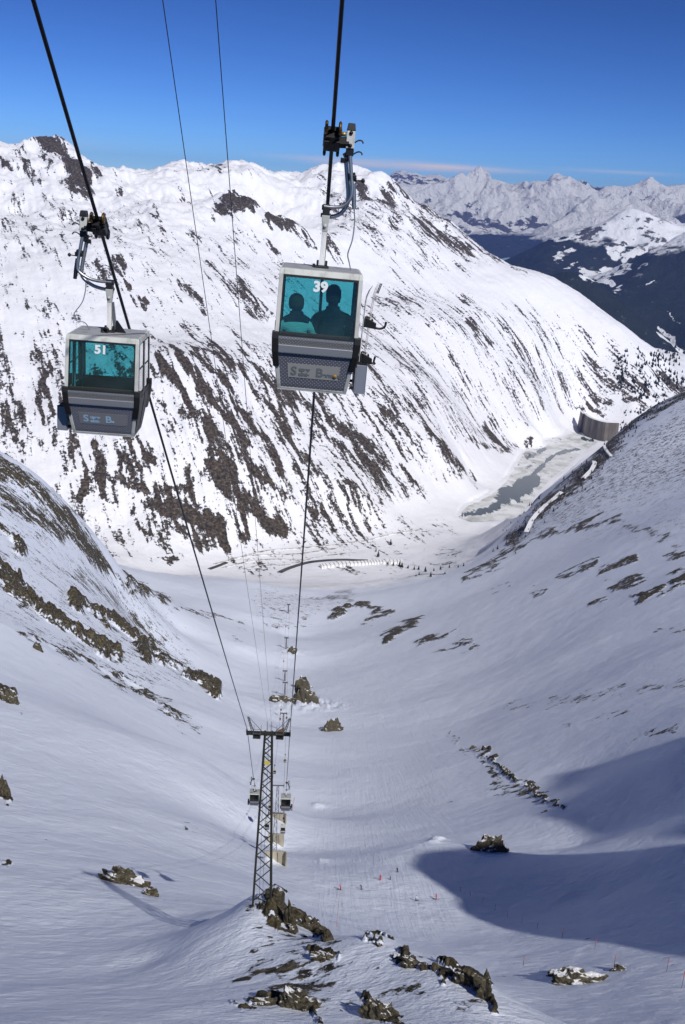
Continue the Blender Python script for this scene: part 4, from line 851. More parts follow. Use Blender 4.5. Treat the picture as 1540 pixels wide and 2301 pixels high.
# ------------------------------------------------------------------ snowboard and skis standing in the rack of the occupied gondola cabin
def place(o, root): o.matrix_world = root.matrix_world @ o.matrix_world
bpy.context.view_layer.update()
M_BOARD = mat('dark_snowboard_top', (0.03, 0.03, 0.035), .35); M_BASE = mat('pale_board_base', (0.62, 0.62, 0.60), .4); M_SKI = mat('pale_ski_top', (0.5, 0.5, 0.48), .35)
def outline_board(name, L_, w, th, tip, m0, m1, parent=None):
    mb = MB(); n = 18; V = []
    for i in range(n + 1):
        t = i / n; z = t * L_; ww = w / 2 * (1 - .25 * math.sin(math.pi * t)) * min(1, math.sqrt(max(0, 1 - ((t - .5) / .5) ** 8)) + .12); x = tip * (max(0, t - .84) / .16) ** 2 + tip * .6 * (max(0, .1 - t) / .1) ** 2
        V += [(x, -ww, z), (x, ww, z), (x + th, ww, z), (x + th, -ww, z)]
    f = []; mi = []
    for i in range(n):
        a, b = 4 * i, 4 * i + 4; f += [(a, b, b+1, a+1), (a+1, b+1, b+2, a+2), (a+2, b+2, b+3, a+3), (a+3, b+3, b, a)]
    mb.add(V, f); mb.add(V[:4], [(0, 1, 2, 3)]); mb.add(V[-4:], [(3, 2, 1, 0)]); o = mb.build(name, [m0, m1], parent); return o
sb = empty('snowboard', g39.matrix_world @ Vector((.83, -.16, ZB + .04)), YAW); sb.rotation_euler = (0, math.radians(3), YAW)
tag(sb, 'snowboard with black bindings standing in the rack of the occupied gondola cabin', 'snowboard')
outline_board('deck', 1.95, .27, .014, .10, M_BASE, M_BOARD, sb)
for z, f in ((.62, .7), (1.28, 1.0)):
    b = MB().box((.014, -.13, z - .09), (.05, .11, z + .09)).build('binding', M_BLACK, sb, .01)
    MB().hexa([(.05, -.12, z - .09), (.05, -.08, z - .09), (.05, -.08, z + .09), (.05, -.12, z + .09)], [(.24, -.17, z - .10), (.24, -.13, z - .10), (.24, -.13, z + .01), (.24, -.17, z + .01)]).build('high_back', M_BLACK, b, .01)
    MB().tube(smoothpath([(.05, .1, z - .08), (.16, .12, z - .05), (.17, .1, z + .04), (.05, .1, z + .09)], 4), .02, 6).build('strap', M_BLACK, b)
    MB().tube(smoothpath([(.18, -.1, z - .06), (.30, -.1, z - .09), (.40 * f, -.1, z - .05), (.42 * f, -.1, z + .05)], 4), .022, 6).build('heel_strap', M_BLACK, b)
    MB().beam((.06, -.05, z - .07), (.15, -.05, z + .1), .03).build('buckle', M_BASE, b)
sk = empty('ski_pair', g39.matrix_world @ Vector((.90, .12, ZB + .04)), YAW); sk.rotation_euler = (0, math.radians(5.5), YAW)
tag(sk, 'pair of slim skis with dark tips standing in the rack of the occupied gondola cabin', 'skis')
for k in (0, .025):
    outline_board('ski', 2.0, .08, .009, .06, M_SKI, M_SKI, sk).location = (k, 0, 0)
    MB().hexa([(k + .055, -.035, 1.80), (k + .07, -.035, 1.80), (k + .07, .035, 1.80), (k + .055, .035, 1.80)], [(k + .10, -.02, 1.99), (k + .115, -.02, 1.99), (k + .115, .02, 1.99), (k + .10, .02, 1.99)]).build('ski_tip', M_BLACK, sk)

# ------------------------------------------------------------------ people: one continuous skinned body each
def body_mesh(name, joints, bones, mats, paint, sub=2):
    names = list(joints); me = bpy.data.meshes.new(name); me.from_pydata([joints[k][:3] for k in names], [(names.index(a), names.index(b)) for a, b in bones], []); me.update()
    t = bpy.data.objects.new(name, me); COL.objects.link(t); t.modifiers.new('skin', 'SKIN'); sk_ = t.modifiers.new('sub', 'SUBSURF'); sk_.levels = sub; sk_.render_levels = sub
    for i, k in enumerate(names):
        r = joints[k][3]; t.data.skin_vertices[0].data[i].radius = r if isinstance(r, tuple) else (r, r)
    t.data.skin_vertices[0].data[0].use_root = True
    bpy.context.view_layer.update(); out = bpy.data.meshes.new_from_object(t.evaluated_get(bpy.context.evaluated_depsgraph_get())); out.name = name; bpy.data.objects.remove(t)
    out.materials.clear()
    for m in mats: out.materials.append(m)
    out.polygons.foreach_set('material_index', [paint(p.center) for p in out.polygons]); out.polygons.foreach_set('use_smooth', [True] * len(out.polygons))
    o = bpy.data.objects.new(name, out); COL.objects.link(o); return o
def fabric(name, c, sc=14):
    m = mat(name, c, .9, 0, .15); q = NT(m); pos = q.n('TexCoord').outputs['Object']
    q.t.links.new(q.bump(q.noise(q.mapping(pos, (1, 1, 3)), sc, 5, .6), .02), q.b.inputs['Normal']); return m
M_SKIN = fabric('skin', (0.42, 0.24, 0.17)); M_NAVY = fabric('navy_jacket', (0.02, 0.025, 0.05)); M_PALE = fabric('pale_jacket_panel', (0.80, 0.84, 0.76)); M_HAIR = fabric('short_grey_brown_hair', (0.09, 0.075, 0.06), 60); M_BLK = fabric('black_jacket', (0.03, 0.03, 0.035)); M_HOOD = fabric('dark_hood', (0.05, 0.05, 0.06)); M_PANT = fabric('dark_trousers', (0.03, 0.03, 0.04))
def seated(x, lean, big, mats, paint, label, hood):
    e = empty('person', g39.matrix_world @ Vector((x, -.36, ZB + .52)), YAW); e.scale = (1.22, 1.0, 1.22); tag(e, label, 'person', 'passengers in the gondola cabin'); b = big
    J = {'pelvis': (0, 0, .10, (.17, .13)), 'waist': (0, -.04, .30, (.19 * b, .13)), 'chest': (0, -.06, .50, (.22 * b, .14)), 'upper': (0, -.05, .66 * b, (.17 * b, .11)), 'neck': (0, -.02, .76 * b, .07), 'head0': (0, 0, .84 * b, (.085, .10)), 'head1': (lean, .02, .95 * b, (.095, .11)), 'top': (lean, .02, 1.04 * b, .06)}
    bones = [('pelvis', 'waist'), ('waist', 'chest'), ('chest', 'upper'), ('upper', 'neck'), ('neck', 'head0'), ('head0', 'head1'), ('head1', 'top')]
    for s, n in ((-1, 'l'), (1, 'r')):
        J.update({n + 'sh': (s * .22 * b, -.04, .62 * b, .095), n + 'el': (s * .29 * b, .03, .34, .075), n + 'wr': (s * .17, .28, .24, .05), n + 'ha': (s * .10, .36, .22, .045), n + 'f1': (s * .05, .42, .20, .016), n + 'f2': (s * .085, .44, .20, .016), n + 'f3': (s * .12, .43, .20, .015), n + 'th': (s * .045, .36, .25, .018),
                  n + 'hip': (s * .11, .05, .09, .11), n + 'kn': (s * .14, .44, .10, .085), n + 'an': (s * .14, .46, -.32, .06), n + 'to': (s * .15, .62, -.40, .05)})
        bones += [('upper', n + 'sh'), (n + 'sh', n + 'el'), (n + 'el', n + 'wr'), (n + 'wr', n + 'ha'), (n + 'ha', n + 'f1'), (n + 'ha', n + 'f2'), (n + 'ha', n + 'f3'), (n + 'ha', n + 'th'), ('pelvis', n + 'hip'), (n + 'hip', n + 'kn'), (n + 'kn', n + 'an'), (n + 'an', n + 'to')]
    o = body_mesh('body', J, bones, mats, paint); o.parent = e
    hm_ = MB().lathe((0, 0, 0), (0, 0, 1), [(-.13 if hood else -.05, .05), (-.10, .108), (-.03, .122), (.05, .118), (.10, .085), (.125, .04), (.13, .001)], 16).build('hood' if hood else 'hair', M_HOOD if hood else M_HAIR, e); hm_.location = (lean, -.005, .94 * b); hm_.scale = (.95, 1.08, 1.0 if not hood else 1.15)
    cl = MB().lathe((0, -.02, .72 * b), (0, 0.1, 1), [(-.04, .13), (0, .115), (.07, .10), (.075, .085), (0, .09)], 14).build('collar', mats[0], e)
    return e
seated(-.36, -.01, .95, [M_NAVY, M_PALE, M_SKIN, M_PANT], lambda c: 2 if c.z > .80 else (0 if c.z > .60 else (1 if c.z > .12 and c.y < .3 else 3)), 'passenger in a pale jacket with navy shoulders inside the nearer gondola cabin', False)
seated(.30, .0, 1.12, [M_BLK, M_BLK, M_SKIN, M_PANT], lambda c: 2 if c.z > .96 else (0 if c.z > .12 else 3), 'taller passenger in black with a dark hood inside the nearer gondola cabin', True)

# ------------------------------------------------------------------ towers
M_TOWER = mat('dark_olive_steel', (0.035, 0.037, 0.026), .6, .3); M_TGREY = mat('grey_galvanised_tower', (0.16, 0.165, 0.16), .5, .5); M_RUST = mat('rusty_sheet', (0.13, 0.065, 0.04), .8); M_SIGNY = mat('yellow_sign', (0.55, 0.46, 0.05), .5); M_FARSTEEL = mat('far_tower_steel', (0.09, 0.095, 0.10), .6, .2)
HS = (T1R - T1L).length / 2
T1 = (T1R + T1L) / 2
def lattice(mb_leg, mb_brace, top, base_z, w0, w1, panels, leg, brace):
    """legs and zig-zag bracing of a tapered square mast; returns lists of (p, q) pairs"""
    H = top.z - base_z; L_, B_ = [], []
    wz = lambda t: w0 + (w1 - w0) * t
    c = lambda i, t: Vector((top.x, top.y, base_z + H * t)) + ACR * ((-1, 1, 1, -1)[i] * wz(t) / 2) + LINE * ((-1, -1, 1, 1)[i] * wz(t) / 2)
    ts = [0.0]; step = (w1 / w0) ** (1.0 / panels); k = 1.0; seq = []
    for i in range(panels): seq.append(k); k *= step
    tot = sum(seq)
    for s in seq: ts.append(ts[-1] + s / tot)
    for i in range(4): L_.append((c(i, 0), c(i, 1)))
    for n in range(panels):
        for i in range(4):
            j = (i + 1) % 4
            B_.append((c(i, ts[n]), c(j, ts[n + 1])) if (n + i // 2) % 2 == 0 else (c(j, ts[n]), c(i, ts[n + 1])))
    return L_, B_
UNIT = MB().box((-.5, -.5, 0), (.5, .5, 1)).build('unit', M_TOWER); UNIT_ME = UNIT.data; bpy.data.objects.remove(UNIT)
def strut(name, p, q, w, parent):
    o = bpy.data.objects.new(name, UNIT_ME); COL.objects.link(o); d = q - p
    o.parent = parent; o.location = p - parent.location; o.rotation_mode = 'QUATERNION'; o.rotation_quaternion = d.to_track_quat('Z', 'Y'); o.scale = (w, w, d.length); return o
gz = height(T1.x, T1.y)
tw = empty('lattice_tower', (T1.x, T1.y, gz)); tag(tw, 'tall dark lattice cable tower on the rocky snow knoll', 'tower', 'cable towers')
Lg, Br = lattice(None, None, Vector((T1.x, T1.y, T1.z - .25)), gz - .6, 2.15, .78, 17, .2, .09)
for p, q in Lg: strut('leg', p, q, .17, tw)
for p, q in Br: strut('brace', p, q, .085, tw)
rel = lambda v: v - tw.location
MB().beam(rel(T1 - ACR * (HS + .1) - Vector((0, 0, .35))), rel(T1 + ACR * (HS + .1) - Vector((0, 0, .35))), .32, .38).build('crossarm', M_TOWER, tw, .02)
DWN = (LINE * math.cos(SLOPE) - Vector((0, 0, 1)) * math.sin(SLOPE))
for s in (-1, 1):
    c = T1 + ACR * (s * HS)
    sb_ = MB().beam(rel(c - DWN * 1.7 - Vector((0, 0, .32))), rel(c + DWN * 1.9 - Vector((0, 0, .32))), .12, .22).build('sheave_beam', M_TOWER, tw)
    for k in range(8): MB().lathe(rel(c + DWN * (-1.6 + k * .48) - Vector((0, 0, .26))) - ACR * .06, ACR, [(0, .03), (0, .22), (.05, .18), (.07, .18), (.12, .22), (.12, .03)], 12).build('sheave', M_BLACK, sb_)
    b0 = T1 + ACR * (s * (HS - .72)); tp = T1 + ACR * (s * (HS - .12)) + Vector((0, 0, 1.75)) - LINE * .2
    gf = MB().beam(rel(b0 - Vector((0, 0, .2))), rel(tp), .10).beam(rel(b0 + ACR * (s * .22) - Vector((0, 0, .2))), rel(tp + ACR * (s * .12)), .08).build('gallows_post', M_TGREY, tw)
    for k in range(5):
        t0, t1 = k / 5, (k + 1) / 5; MB().beam(rel(b0.lerp(tp, t0)), rel((b0 + ACR * (s * .22)).lerp(tp + ACR * (s * .12), t1)), .04).build('lacing', M_TGREY, gf)
    MB().beam(rel(tp), rel(T1 + ACR * (s * (HS - 1.65)) - Vector((0, 0, .1))), .05).build('gallows_stay', M_TGREY, tw)
    ctr = T1 + ACR * (s * (HS - 1.1)) - Vector((0, 0, .75)); pl = MB().box(tuple(rel(ctr) - Vector((.42, .5, .04))), tuple(rel(ctr) + Vector((.42, .5, .04)))).build('work_platform', M_TOWER, tw)
    for dx in (-.4, .4):
        for dy in (-.48, .48): MB().beam(rel(ctr) + Vector((dx, dy, 0)), rel(ctr) + Vector((dx, dy, 1.15)), .045).build('railing_post', M_TGREY, pl)
    for zz in (.6, 1.12): MB().beam(rel(ctr) + Vector((-.42, -.48, zz)), rel(ctr) + Vector((.42, -.48, zz)), .04).build('railing', M_TGREY, pl)
MB().hexa([rel(T1 + ACR * .75 - Vector((0, 0, .15))), rel(T1 + ACR * 1.7 - Vector((0, 0, .15))), rel(T1 + ACR * 1.7 + LINE * .06 - Vector((0, 0, .15))), rel(T1 + ACR * .75 + LINE * .06 - Vector((0, 0, .15)))], [rel(T1 + ACR * 1.55 + Vector((0, 0, .35))), rel(T1 + ACR * 1.65 + Vector((0, 0, .4))), rel(T1 + ACR * 1.65 + LINE * .06 + Vector((0, 0, .4))), rel(T1 + ACR * 1.55 + LINE * .06 + Vector((0, 0, .35)))]).build('rusty_bracket', M_RUST, tw)
PINS = [T1 + ACR * (.14 + k) + Vector((0, 0, 1.15)) for k in (-.32, .12)]
for p in PINS: MB().beam(rel(p - Vector((0, 0, 1.4))), rel(p), .05).build('wire_pin', M_TGREY, tw)
MB().box(tuple(rel(T1 - Vector((.28, .62, 3.95)))), tuple(rel(T1 + Vector((.28, -.58, -3.5))))).build('sign_plate', M_SIGNY, tw)
for k in (-.2, .2): MB().beam(rel(T1 - ACR * (.15 - k) - Vector((0, 0, .4))), rel(Vector((T1.x, T1.y, gz)) - ACR * (.15 - k) + Vector((0, 0, .1))), .03).build('ladder_rail', M_TOWER, tw)

# the towers further down the line
far_tw = []
for i, (bx_, by_, hgt, lab) in enumerate([(617,1908,13.5,'lattice tower behind the nearest concrete avalanche wall'),(622,1834,14,'lattice tower behind the farthest of the three concrete walls'),(636,1642,15,'far lattice tower above the pale rock outcrop on the line'),
        (640,1562,15,'small far tower behind the snowy rock outcrop'),(640,1530,13,'small far tower just beyond the snowy rock outcrop'),(643,1458,17,'distant tower beside the brown boulder'),(648,1378,17,'most distant tower near the lip of the bowl')]):
    g = ground(bx_, by_, 150); far_tw.append(g + Vector((0, 0, hgt)))
    e = empty('lattice_tower', g); tag(e, lab, 'tower', 'cable towers'); tt = Vector((0, 0, hgt)); r = math.hypot(g.x, g.y); th = max(.18, r * .0006)
    c = lambda s, u, w: ACR * (s * w) + LINE * (u * w)
    for s in (-1, 1):
        for u in (-1, 1): MB().beam(c(s, u, .75) - Vector((0, 0, 1)), c(s, u, .35) + tt, th * .8).build('leg', M_FARSTEEL, e)
    bz = MB(); n = 9
    for k in range(n):
        a, b = k / n, (k + 1) / n; wa, wb = .75 - .4 * a, .75 - .4 * b; s = 1 if k % 2 else -1
        for u in (-1, 1): bz.beam(c(s, u, wa) + tt * a, c(-s, u, wb) + tt * b, th * .45)
    o = bz.build('bracing', M_FARSTEEL, e); o['kind'] = 'stuff'
    MB().beam(tt - ACR * HS, tt + ACR * HS, th * 1.6).build('crossarm', M_FARSTEEL, e)
    for s in (-1, 1): MB().beam(tt + ACR * (s * HS) - LINE * 1.6 + Vector((0, 0, .3)), tt + ACR * (s * HS) + LINE * 1.6 - Vector((0, 0, .3)), th, th * 2).build('sheave_train', M_BLACK, e)

# ------------------------------------------------------------------ ropes
M_ROPE = mat('greased_steel_rope', (0.018, 0.018, 0.02), .45, .5); M_WIRE = mat('thin_grey_wire', (0.06, 0.06, 0.065), .5, .5)
def span(a, b, sag, n=24): return [a.lerp(b, i / n) - Vector((0, 0, 4 * sag * (i / n) * (1 - i / n))) for i in range(n + 1)]
ROPES = {}
for s, near, t1, lab in ((1, P39, T1R, 'thick dark haul rope carrying the cabin with passengers'), (-1, P51, T1L, 'thick dark haul rope carrying the empty cabin')):
    back = near + (near - t1).normalized() * 40; pts = [back.lerp(near, i / 6) for i in range(6)] + span(near, t1, .12, 24); spans = []
    prev = t1
    for k, t in enumerate(far_tw): q_ = t + ACR * (s * HS) + Vector((0, 0, .5)); sp = span(prev, q_, (q_ - prev).length * .018 if k else 7.0, 16); spans.append(sp); pts += sp[1:]; prev = q_
    ROPES[s] = spans
    rads = [.036 if math.hypot(p.x, p.y) < 130 else .036 + (math.hypot(p.x, p.y) - 130) * .00004 for p in pts]
    tag(MB().tube(pts, rads, 8).build('haul_rope', M_ROPE), lab, 'cable', 'haul ropes of the cable car')
for k, (px0, lab) in enumerate([(366, 'thin signal wire that leaves the frame next to the rope of the empty cabin'), (485, 'thin signal wire that leaves the frame closer to the occupied cabin')]):
    a = at_depth(px0, 0, 16.5); b = PINS[k]; pts = [a + (a - b).normalized() * 20] + span(a, b, .2, 20) + span(b, far_tw[0] + ACR * (-.3 + .6 * k) + Vector((0, 0, 1)), 7.0, 14)[1:]
    tag(MB().tube(pts, .009, 5).build('signal_wire', M_WIRE), lab, 'wire', 'signal wires beside the ropes')

# ------------------------------------------------------------------ cabins further down
def copy_cabin(src, p, label, skip=('number', 'lettering', 'sun_emblem', 'plaque')):
    r = src.copy(); COL.objects.link(r); r.location = p; r.rotation_euler = (0, 0, YAW); r['label'] = label
    for ch in src.children:
        if ch.name.split('.')[0] in skip: continue
        c = ch.copy(); COL.objects.link(c); c.parent = r
        for g in ch.children: d = g.copy(); COL.objects.link(d); d.parent = c
    return r
def on_rope(s, py):                      # point of a rope whose picture row is py (first crossing below the first tower)
    best = None
    for sp in ROPES[s]:
        for p in sp:
            y = project(p.x, p.y, p.z)[1]
            if best is None or abs(y - py) < best[0]: best = (abs(y - py), p)
    return best[1]
def along(s, k, t): sp = ROPES[s][k]; f = t * (len(sp) - 1); i = min(int(f), len(sp) - 2); return sp[i].lerp(sp[i + 1], f - i)
copy_cabin(g51, along(-1, 0, .15) + ACR * .22, 'gondola cabin with red seats hanging just below the near tower')
gB = copy_cabin(g39, along(1, 0, .16), 'gondola cabin carrying red skis just below the near tower')
sr = empty('ski_pair', along(1, 0, .16) + ACR * .92 + Vector((0, 0, ZB + .1)), YAW); sr.rotation_euler = (0, math.radians(7), YAW); tag(sr, 'bright red skis in the rack of the cabin below the near tower', 'skis')
M_REDSKI = mat('red_ski', (0.55, 0.02, 0.02), .4)
for k in (0, .09): outline_board('ski', 2.1, .12, .02, .05, M_REDSKI, M_REDSKI, sr).location = (k, 0, 0)
bpy.context.view_layer.update()
SC_ = [(M_CREAM), (M_LOWER), (M_GLASS), (M_DARK), (M_RED)]
def small_cabin():
    mb = MB(); V = []
    for z, wx, wy in SEC: V += [(-wx, -wy, ZB + z), (wx, -wy, ZB + z), (wx, wy, ZB + z), (-wx, wy, ZB + z)]
    for i in range(len(SEC) - 1):
        for k in range(4): mb.add([V[4*i+k], V[4*i+(k+1)%4], V[4*i+4+(k+1)%4], V[4*i+4+k]], [(0, 1, 2, 3)], 1 if SEC[i][0] < 1.0 else 3)
    mb.add(V[-4:], [(0, 1, 2, 3)], 0); mb.add(V[:4], [(3, 2, 1, 0)], 1)
    for sx in (-1, 1): mb.box((sx * .7 - .07, -.80, ZB + .95), (sx * .7 + .07, -.68, ZB + 2.25), 0)
    mb.box((-.77, -.80, ZB + 2.15), (.77, -.66, ZB + 2.3), 0); mb.box((-.77, -.86, ZB + .88), (.77, -.78, ZB + 1.05), 0)
    mb.beam((0, 0, -1.2), (0, 0, -2.35), .12, mi=0); mb.tube(smoothpath([(0, 0, -1.2), (.3, 0, -1.1), (.42, 0, -.8), (.3, 0, -.2), (.1, 0, 0)], 4), .05, 6, 3); mb.box((-.2, -.3, -.15), (.3, .3, .2), 3)
    return mb
sm = small_cabin().build('gondola_cabin', SC_); SM = sm.data; bpy.data.objects.remove(sm)
for s, k, t, lab in [(-1, 0, .90, 'small gondola cabin seen through the lattice of the near tower'), (1, 0, .83, 'small gondola cabin in front of the concrete walls'), (-1, 1, .55, 'tiny gondola cabin above the farthest concrete wall, rope of the empty cabin'),
        (-1, 2, .25, 'tiny reddish gondola cabin beyond the crossarm of the second tower'), (1, 2, .40, 'tiny gondola cabin on the rope of the occupied cabin short of the snowy outcrop'), (-1, 2, .97, 'tiny dark gondola cabin at the tower above the pale outcrop'), (1, 2, .99, 'tiny dark gondola cabin at the far tower, rope of the occupied cabin'),
        (-1, 3, .30, 'speck of a gondola cabin below the snowy rock outcrop'), (-1, 3, .6, 'speck of a gondola cabin beneath the left tip of the outcrop'), (1, 3, .62, 'speck of a gondola cabin in front of the snowy rock outcrop'), (-1, 5, .4, 'speck of a gondola cabin below the brown boulder'), (1, 5, .8, 'speck of a gondola cabin beside the brown boulder'), (1, 6, .4, 'farthest speck of a gondola cabin on the rope of the occupied cabin'), (-1, 6, .45, 'farthest speck of a gondola cabin on the rope of the empty cabin')]:
    o = bpy.data.objects.new('gondola_cabin', SM); COL.objects.link(o); o.location = along(s, k, t); o.rotation_euler = (0, 0, YAW); o.scale = (s, 1, 1); tag(o, lab, 'gondola', 'gondola cabins on the ropes')

# ------------------------------------------------------------------ concrete avalanche walls above the towers
def wall(px, py, wpx, hpx, label, wing=True):
    g = ground(px, py, 150); r = g.length; w = wpx * r / FPX; h = hpx * r / FPX * 1.15; e = empty('avalanche_wall', g, YAW - .12); tag(e, label, 'wall', 'concrete avalanche walls at the towers')
    MB().hexa([(-w/2, -.3, -4), (w/2, -.3, -4), (w/2, .5, -4), (-w/2, .5, -4)], [(-w/2, 0, h * .85), (w/2, 0, h), (w/2, .5, h), (-w/2, .5, h * .85)]).build('wall_panel', M_CONC, e, .03)
    for k in (-.17, .17): MB().box((k * w - .03, -.34, -3), (k * w + .03, .0, h * .9)).build('panel_joint', M_DAM, e)
    if wing: MB().hexa([(w/2, -.3, -4), (w/2 + .7, -2.2, -4), (w/2 + 1.1, -2.0, -4), (w/2 + .3, .5, -4)], [(w/2, 0, h), (w/2 + .7, -1.8, h * 1.25), (w/2 + 1.1, -1.7, h * 1.25), (w/2 + .3, .5, h)]).build('wall_wing', M_CONC, e, .03)
wall(617, 1932, 40, 19, 'nearest of the three tan concrete avalanche walls'); wall(620, 1893, 34, 20, 'middle of the three tan concrete avalanche walls', False); wall(622, 1840, 34, 13, 'farthest of the three tan concrete avalanche walls')

# ------------------------------------------------------------------ skiers
def skier(px, py, h, top, bot, lean, label, dirn=0.0):
    g = ground(px, py, 150); e = empty('person', g, dirn); tag(e, label, 'person', 'skiers on the slope'); k = h / 1.75
    mats = [fabric('ski_jacket', top), fabric('ski_trousers', bot), M_SKIN, M_BLK]
    J = {'pelvis': (0, 0, .92, .13), 'chest': (0, lean * .5, 1.28, (.17, .12)), 'neck': (0, lean * .75, 1.46, .06), 'head': (0, lean * .85, 1.62, .11), 'top': (0, lean * .85, 1.74, .07)}
    bones = [('pelvis', 'chest'), ('chest', 'neck'), ('neck', 'head'), ('head', 'top')]
    for s, n in ((-1, 'l'), (1, 'r')):
        J.update({n + 'sh': (s * .19, lean * .65, 1.40, .07), n + 'el': (s * .30, lean * .65 + .05, 1.14, .055), n + 'ha': (s * .32, lean * .65 + .28, 1.05, .045), n + 'hip': (s * .10, 0, .88, .10), n + 'kn': (s * .13, .13, .50, .075), n + 'an': (s * .13, 0, .12, .06), n + 'to': (s * .13, .16, .07, .05)})
        bones += [('chest', n + 'sh'), (n + 'sh', n + 'el'), (n + 'el', n + 'ha'), ('pelvis', n + 'hip'), (n + 'hip', n + 'kn'), (n + 'kn', n + 'an'), (n + 'an', n + 'to')]
    o = body_mesh('body', J, bones, mats, lambda c: 2 if 1.5 < c.z < 1.62 and c.y > lean * .85 else (3 if c.z > 1.6 else (0 if c.z > .95 else (1 if c.z > .2 else 3))), 1); o.parent = e; e.scale = (k, k, k)
    for s in (-1, 1):
        MB().hexa([(s*.13 - .04, -.7, -.01), (s*.13 + .04, -.7, -.01), (s*.13 + .04, .95, -.01), (s*.13 - .04, .95, -.01)], [(s*.13 - .04, -.7, .02), (s*.13 + .04, -.7, .02), (s*.13 + .03, 1.02, .08), (s*.13 - .03, 1.02, .08)]).build('ski', M_BLK, e)
        MB().tube([(s * .33, lean * .65 + .28, 1.08), (s * .42, lean * .5 - .1, .02)], .012, 5).build('ski_pole', M_BLK, e)
RED = (0.60, 0.03, 0.03)
skier(766, 2000, 1.75, RED, (0.02, 0.02, 0.03), .45, 'crouching skier in red jacket and black trousers nearest the tower', 1.2)
skier(812, 1999, 1.70, (0.02, 0.02, 0.025), (0.02, 0.02, 0.025), .25, 'skier all in black beside the crouching red skier', 2.2)
skier(855, 1978, 1.80, RED, RED, 0.0, 'upright skier all in red facing away', 0.3)
skier(878, 1977, 1.25, (0.10, 0.05, 0.05), (0.03, 0.03, 0.04), .3, 'small dark child skier beside the upright red skier', 1.0)
skier(893, 1960, 1.75, (0.03, 0.04, 0.08), (0.03, 0.03, 0.05), .3, 'skier in dark blue highest of the group', 2.6)
skier(934, 2025, 1.75, (0.62, 0.70, 0.80), (0.02, 0.02, 0.025), .2, 'skier in pale jacket and black trousers out on the slope', -1.0)
skier(981, 2021, 1.75, RED, (0.40, 0.03, 0.03), .25, 'skier in red suit next to the big shadow', 1.4)

# ------------------------------------------------------------------ piste poles
M_PR = mat('red_pole_top', (0.60, 0.05, 0.04), .6); M_PD = mat('dark_pole', (0.10, 0.05, 0.05), .6)
for i, (x, y, hp) in enumerate([(1035,2003,10),(1057,2013,11),(1085,2030,12),(1112,2046,12),(1140,2062,15),(1173,2076,15),(1207,2090,15),(1263,2108,20),(1337,2132,22),(1176,2170,20),(1380,2172,25),(1498,2184,28),(1532,2220,34)]):
    g = ground(x, y, 90); h = hp * g.length / FPX * 1.2; e = empty('piste_pole', g); e['group'] = 'red piste poles'
    tag(e, ('thin red piste pole, number %s counted from the upper end of the row' % ('one two three four five six seven eight nine'.split()[i])) if i < 9 else ['lone red piste pole beside the dark rocks below the shadow', 'red piste pole right of the rock with the long shadow', 'tall red piste pole next to last before the frame edge', 'tallest red piste pole at the frame edge'][i - 9], 'pole', 'red piste poles')
    MB().tube([(0, 0, -.4), (0, 0, h * .55)], .022 + .00008 * g.length, 6).build('shaft', M_PD, e); MB().tube([(0, 0, h * .55), (0, 0, h)], .026 + .00010 * g.length, 6).build('red_top', M_PR, e)
fp = [ground(x, y, 150) for x, y in [(764,2004),(762,2030),(759,2056),(756,2082)]]
fn = empty('rope_fence', fp[0]); tag(fn, 'thin orange rope fence running down from the crouching skier', 'fence')
for p in fp: MB().tube([p - fp[0] - Vector((0, 0, .3)), p - fp[0] + Vector((0, 0, 1.2))], .03, 5).build('fence_post', M_PR, fn)
for a, b in zip(fp, fp[1:]): MB().tube([a - fp[0] + Vector((0, 0, 1.1)), (a + b) / 2 - fp[0] + Vector((0, 0, .9)), b - fp[0] + Vector((0, 0, 1.1))], .018, 5).build('fence_rope', mat('orange_rope', (0.5, 0.14, 0.04), .7) if 'orange_rope' not in bpy.data.materials else bpy.data.materials['orange_rope'], fn)

# ------------------------------------------------------------------ rocks
M_STONE = mat('lichened_rock', (0.1, 0.09, 0.07), .9, 0, .15); q = NT(M_STONE); gq_ = q.n('NewGeometry'); pos = gq_.outputs['Position']
nz = q.n('SeparateXYZ'); q.t.links.new(gq_.outputs['Normal'], nz.inputs[0])
n1 = q.noise(pos, .35, 8, .7); n2 = q.noise(pos, 2.0, 6, .7)
rc = q.ramp(n2, [(0.3, (0.020, 0.018, 0.015)), (0.46, (0.065, 0.057, 0.042)), (0.58, (0.125, 0.108, 0.068)), (0.75, (0.22, 0.20, 0.165))])
sn_ = q.smooth(q.math('ADD', nz.outputs['Z'], q.math('MULTIPLY', q.math('SUBTRACT', n1, .5), 2.0)), .84, .96)
q.t.links.new(q.mix(sn_, rc, (0.86, 0.87, 0.91, 1)), q.b.inputs['Base Color']); q.t.links.new(q.bump(n2, .5), q.b.inputs['Normal'])
def ico(sub):
    bm = bmesh.new(); bmesh.ops.create_icosphere(bm, subdivisions=sub, radius=1); v = np.array([p.co[:] for p in bm.verts]); f = [tuple(x.index for x in p.verts) for p in bm.faces]; bm.free(); return v, f
ICO_V, ICO_F = ico(4); ICO_S = ico(3)
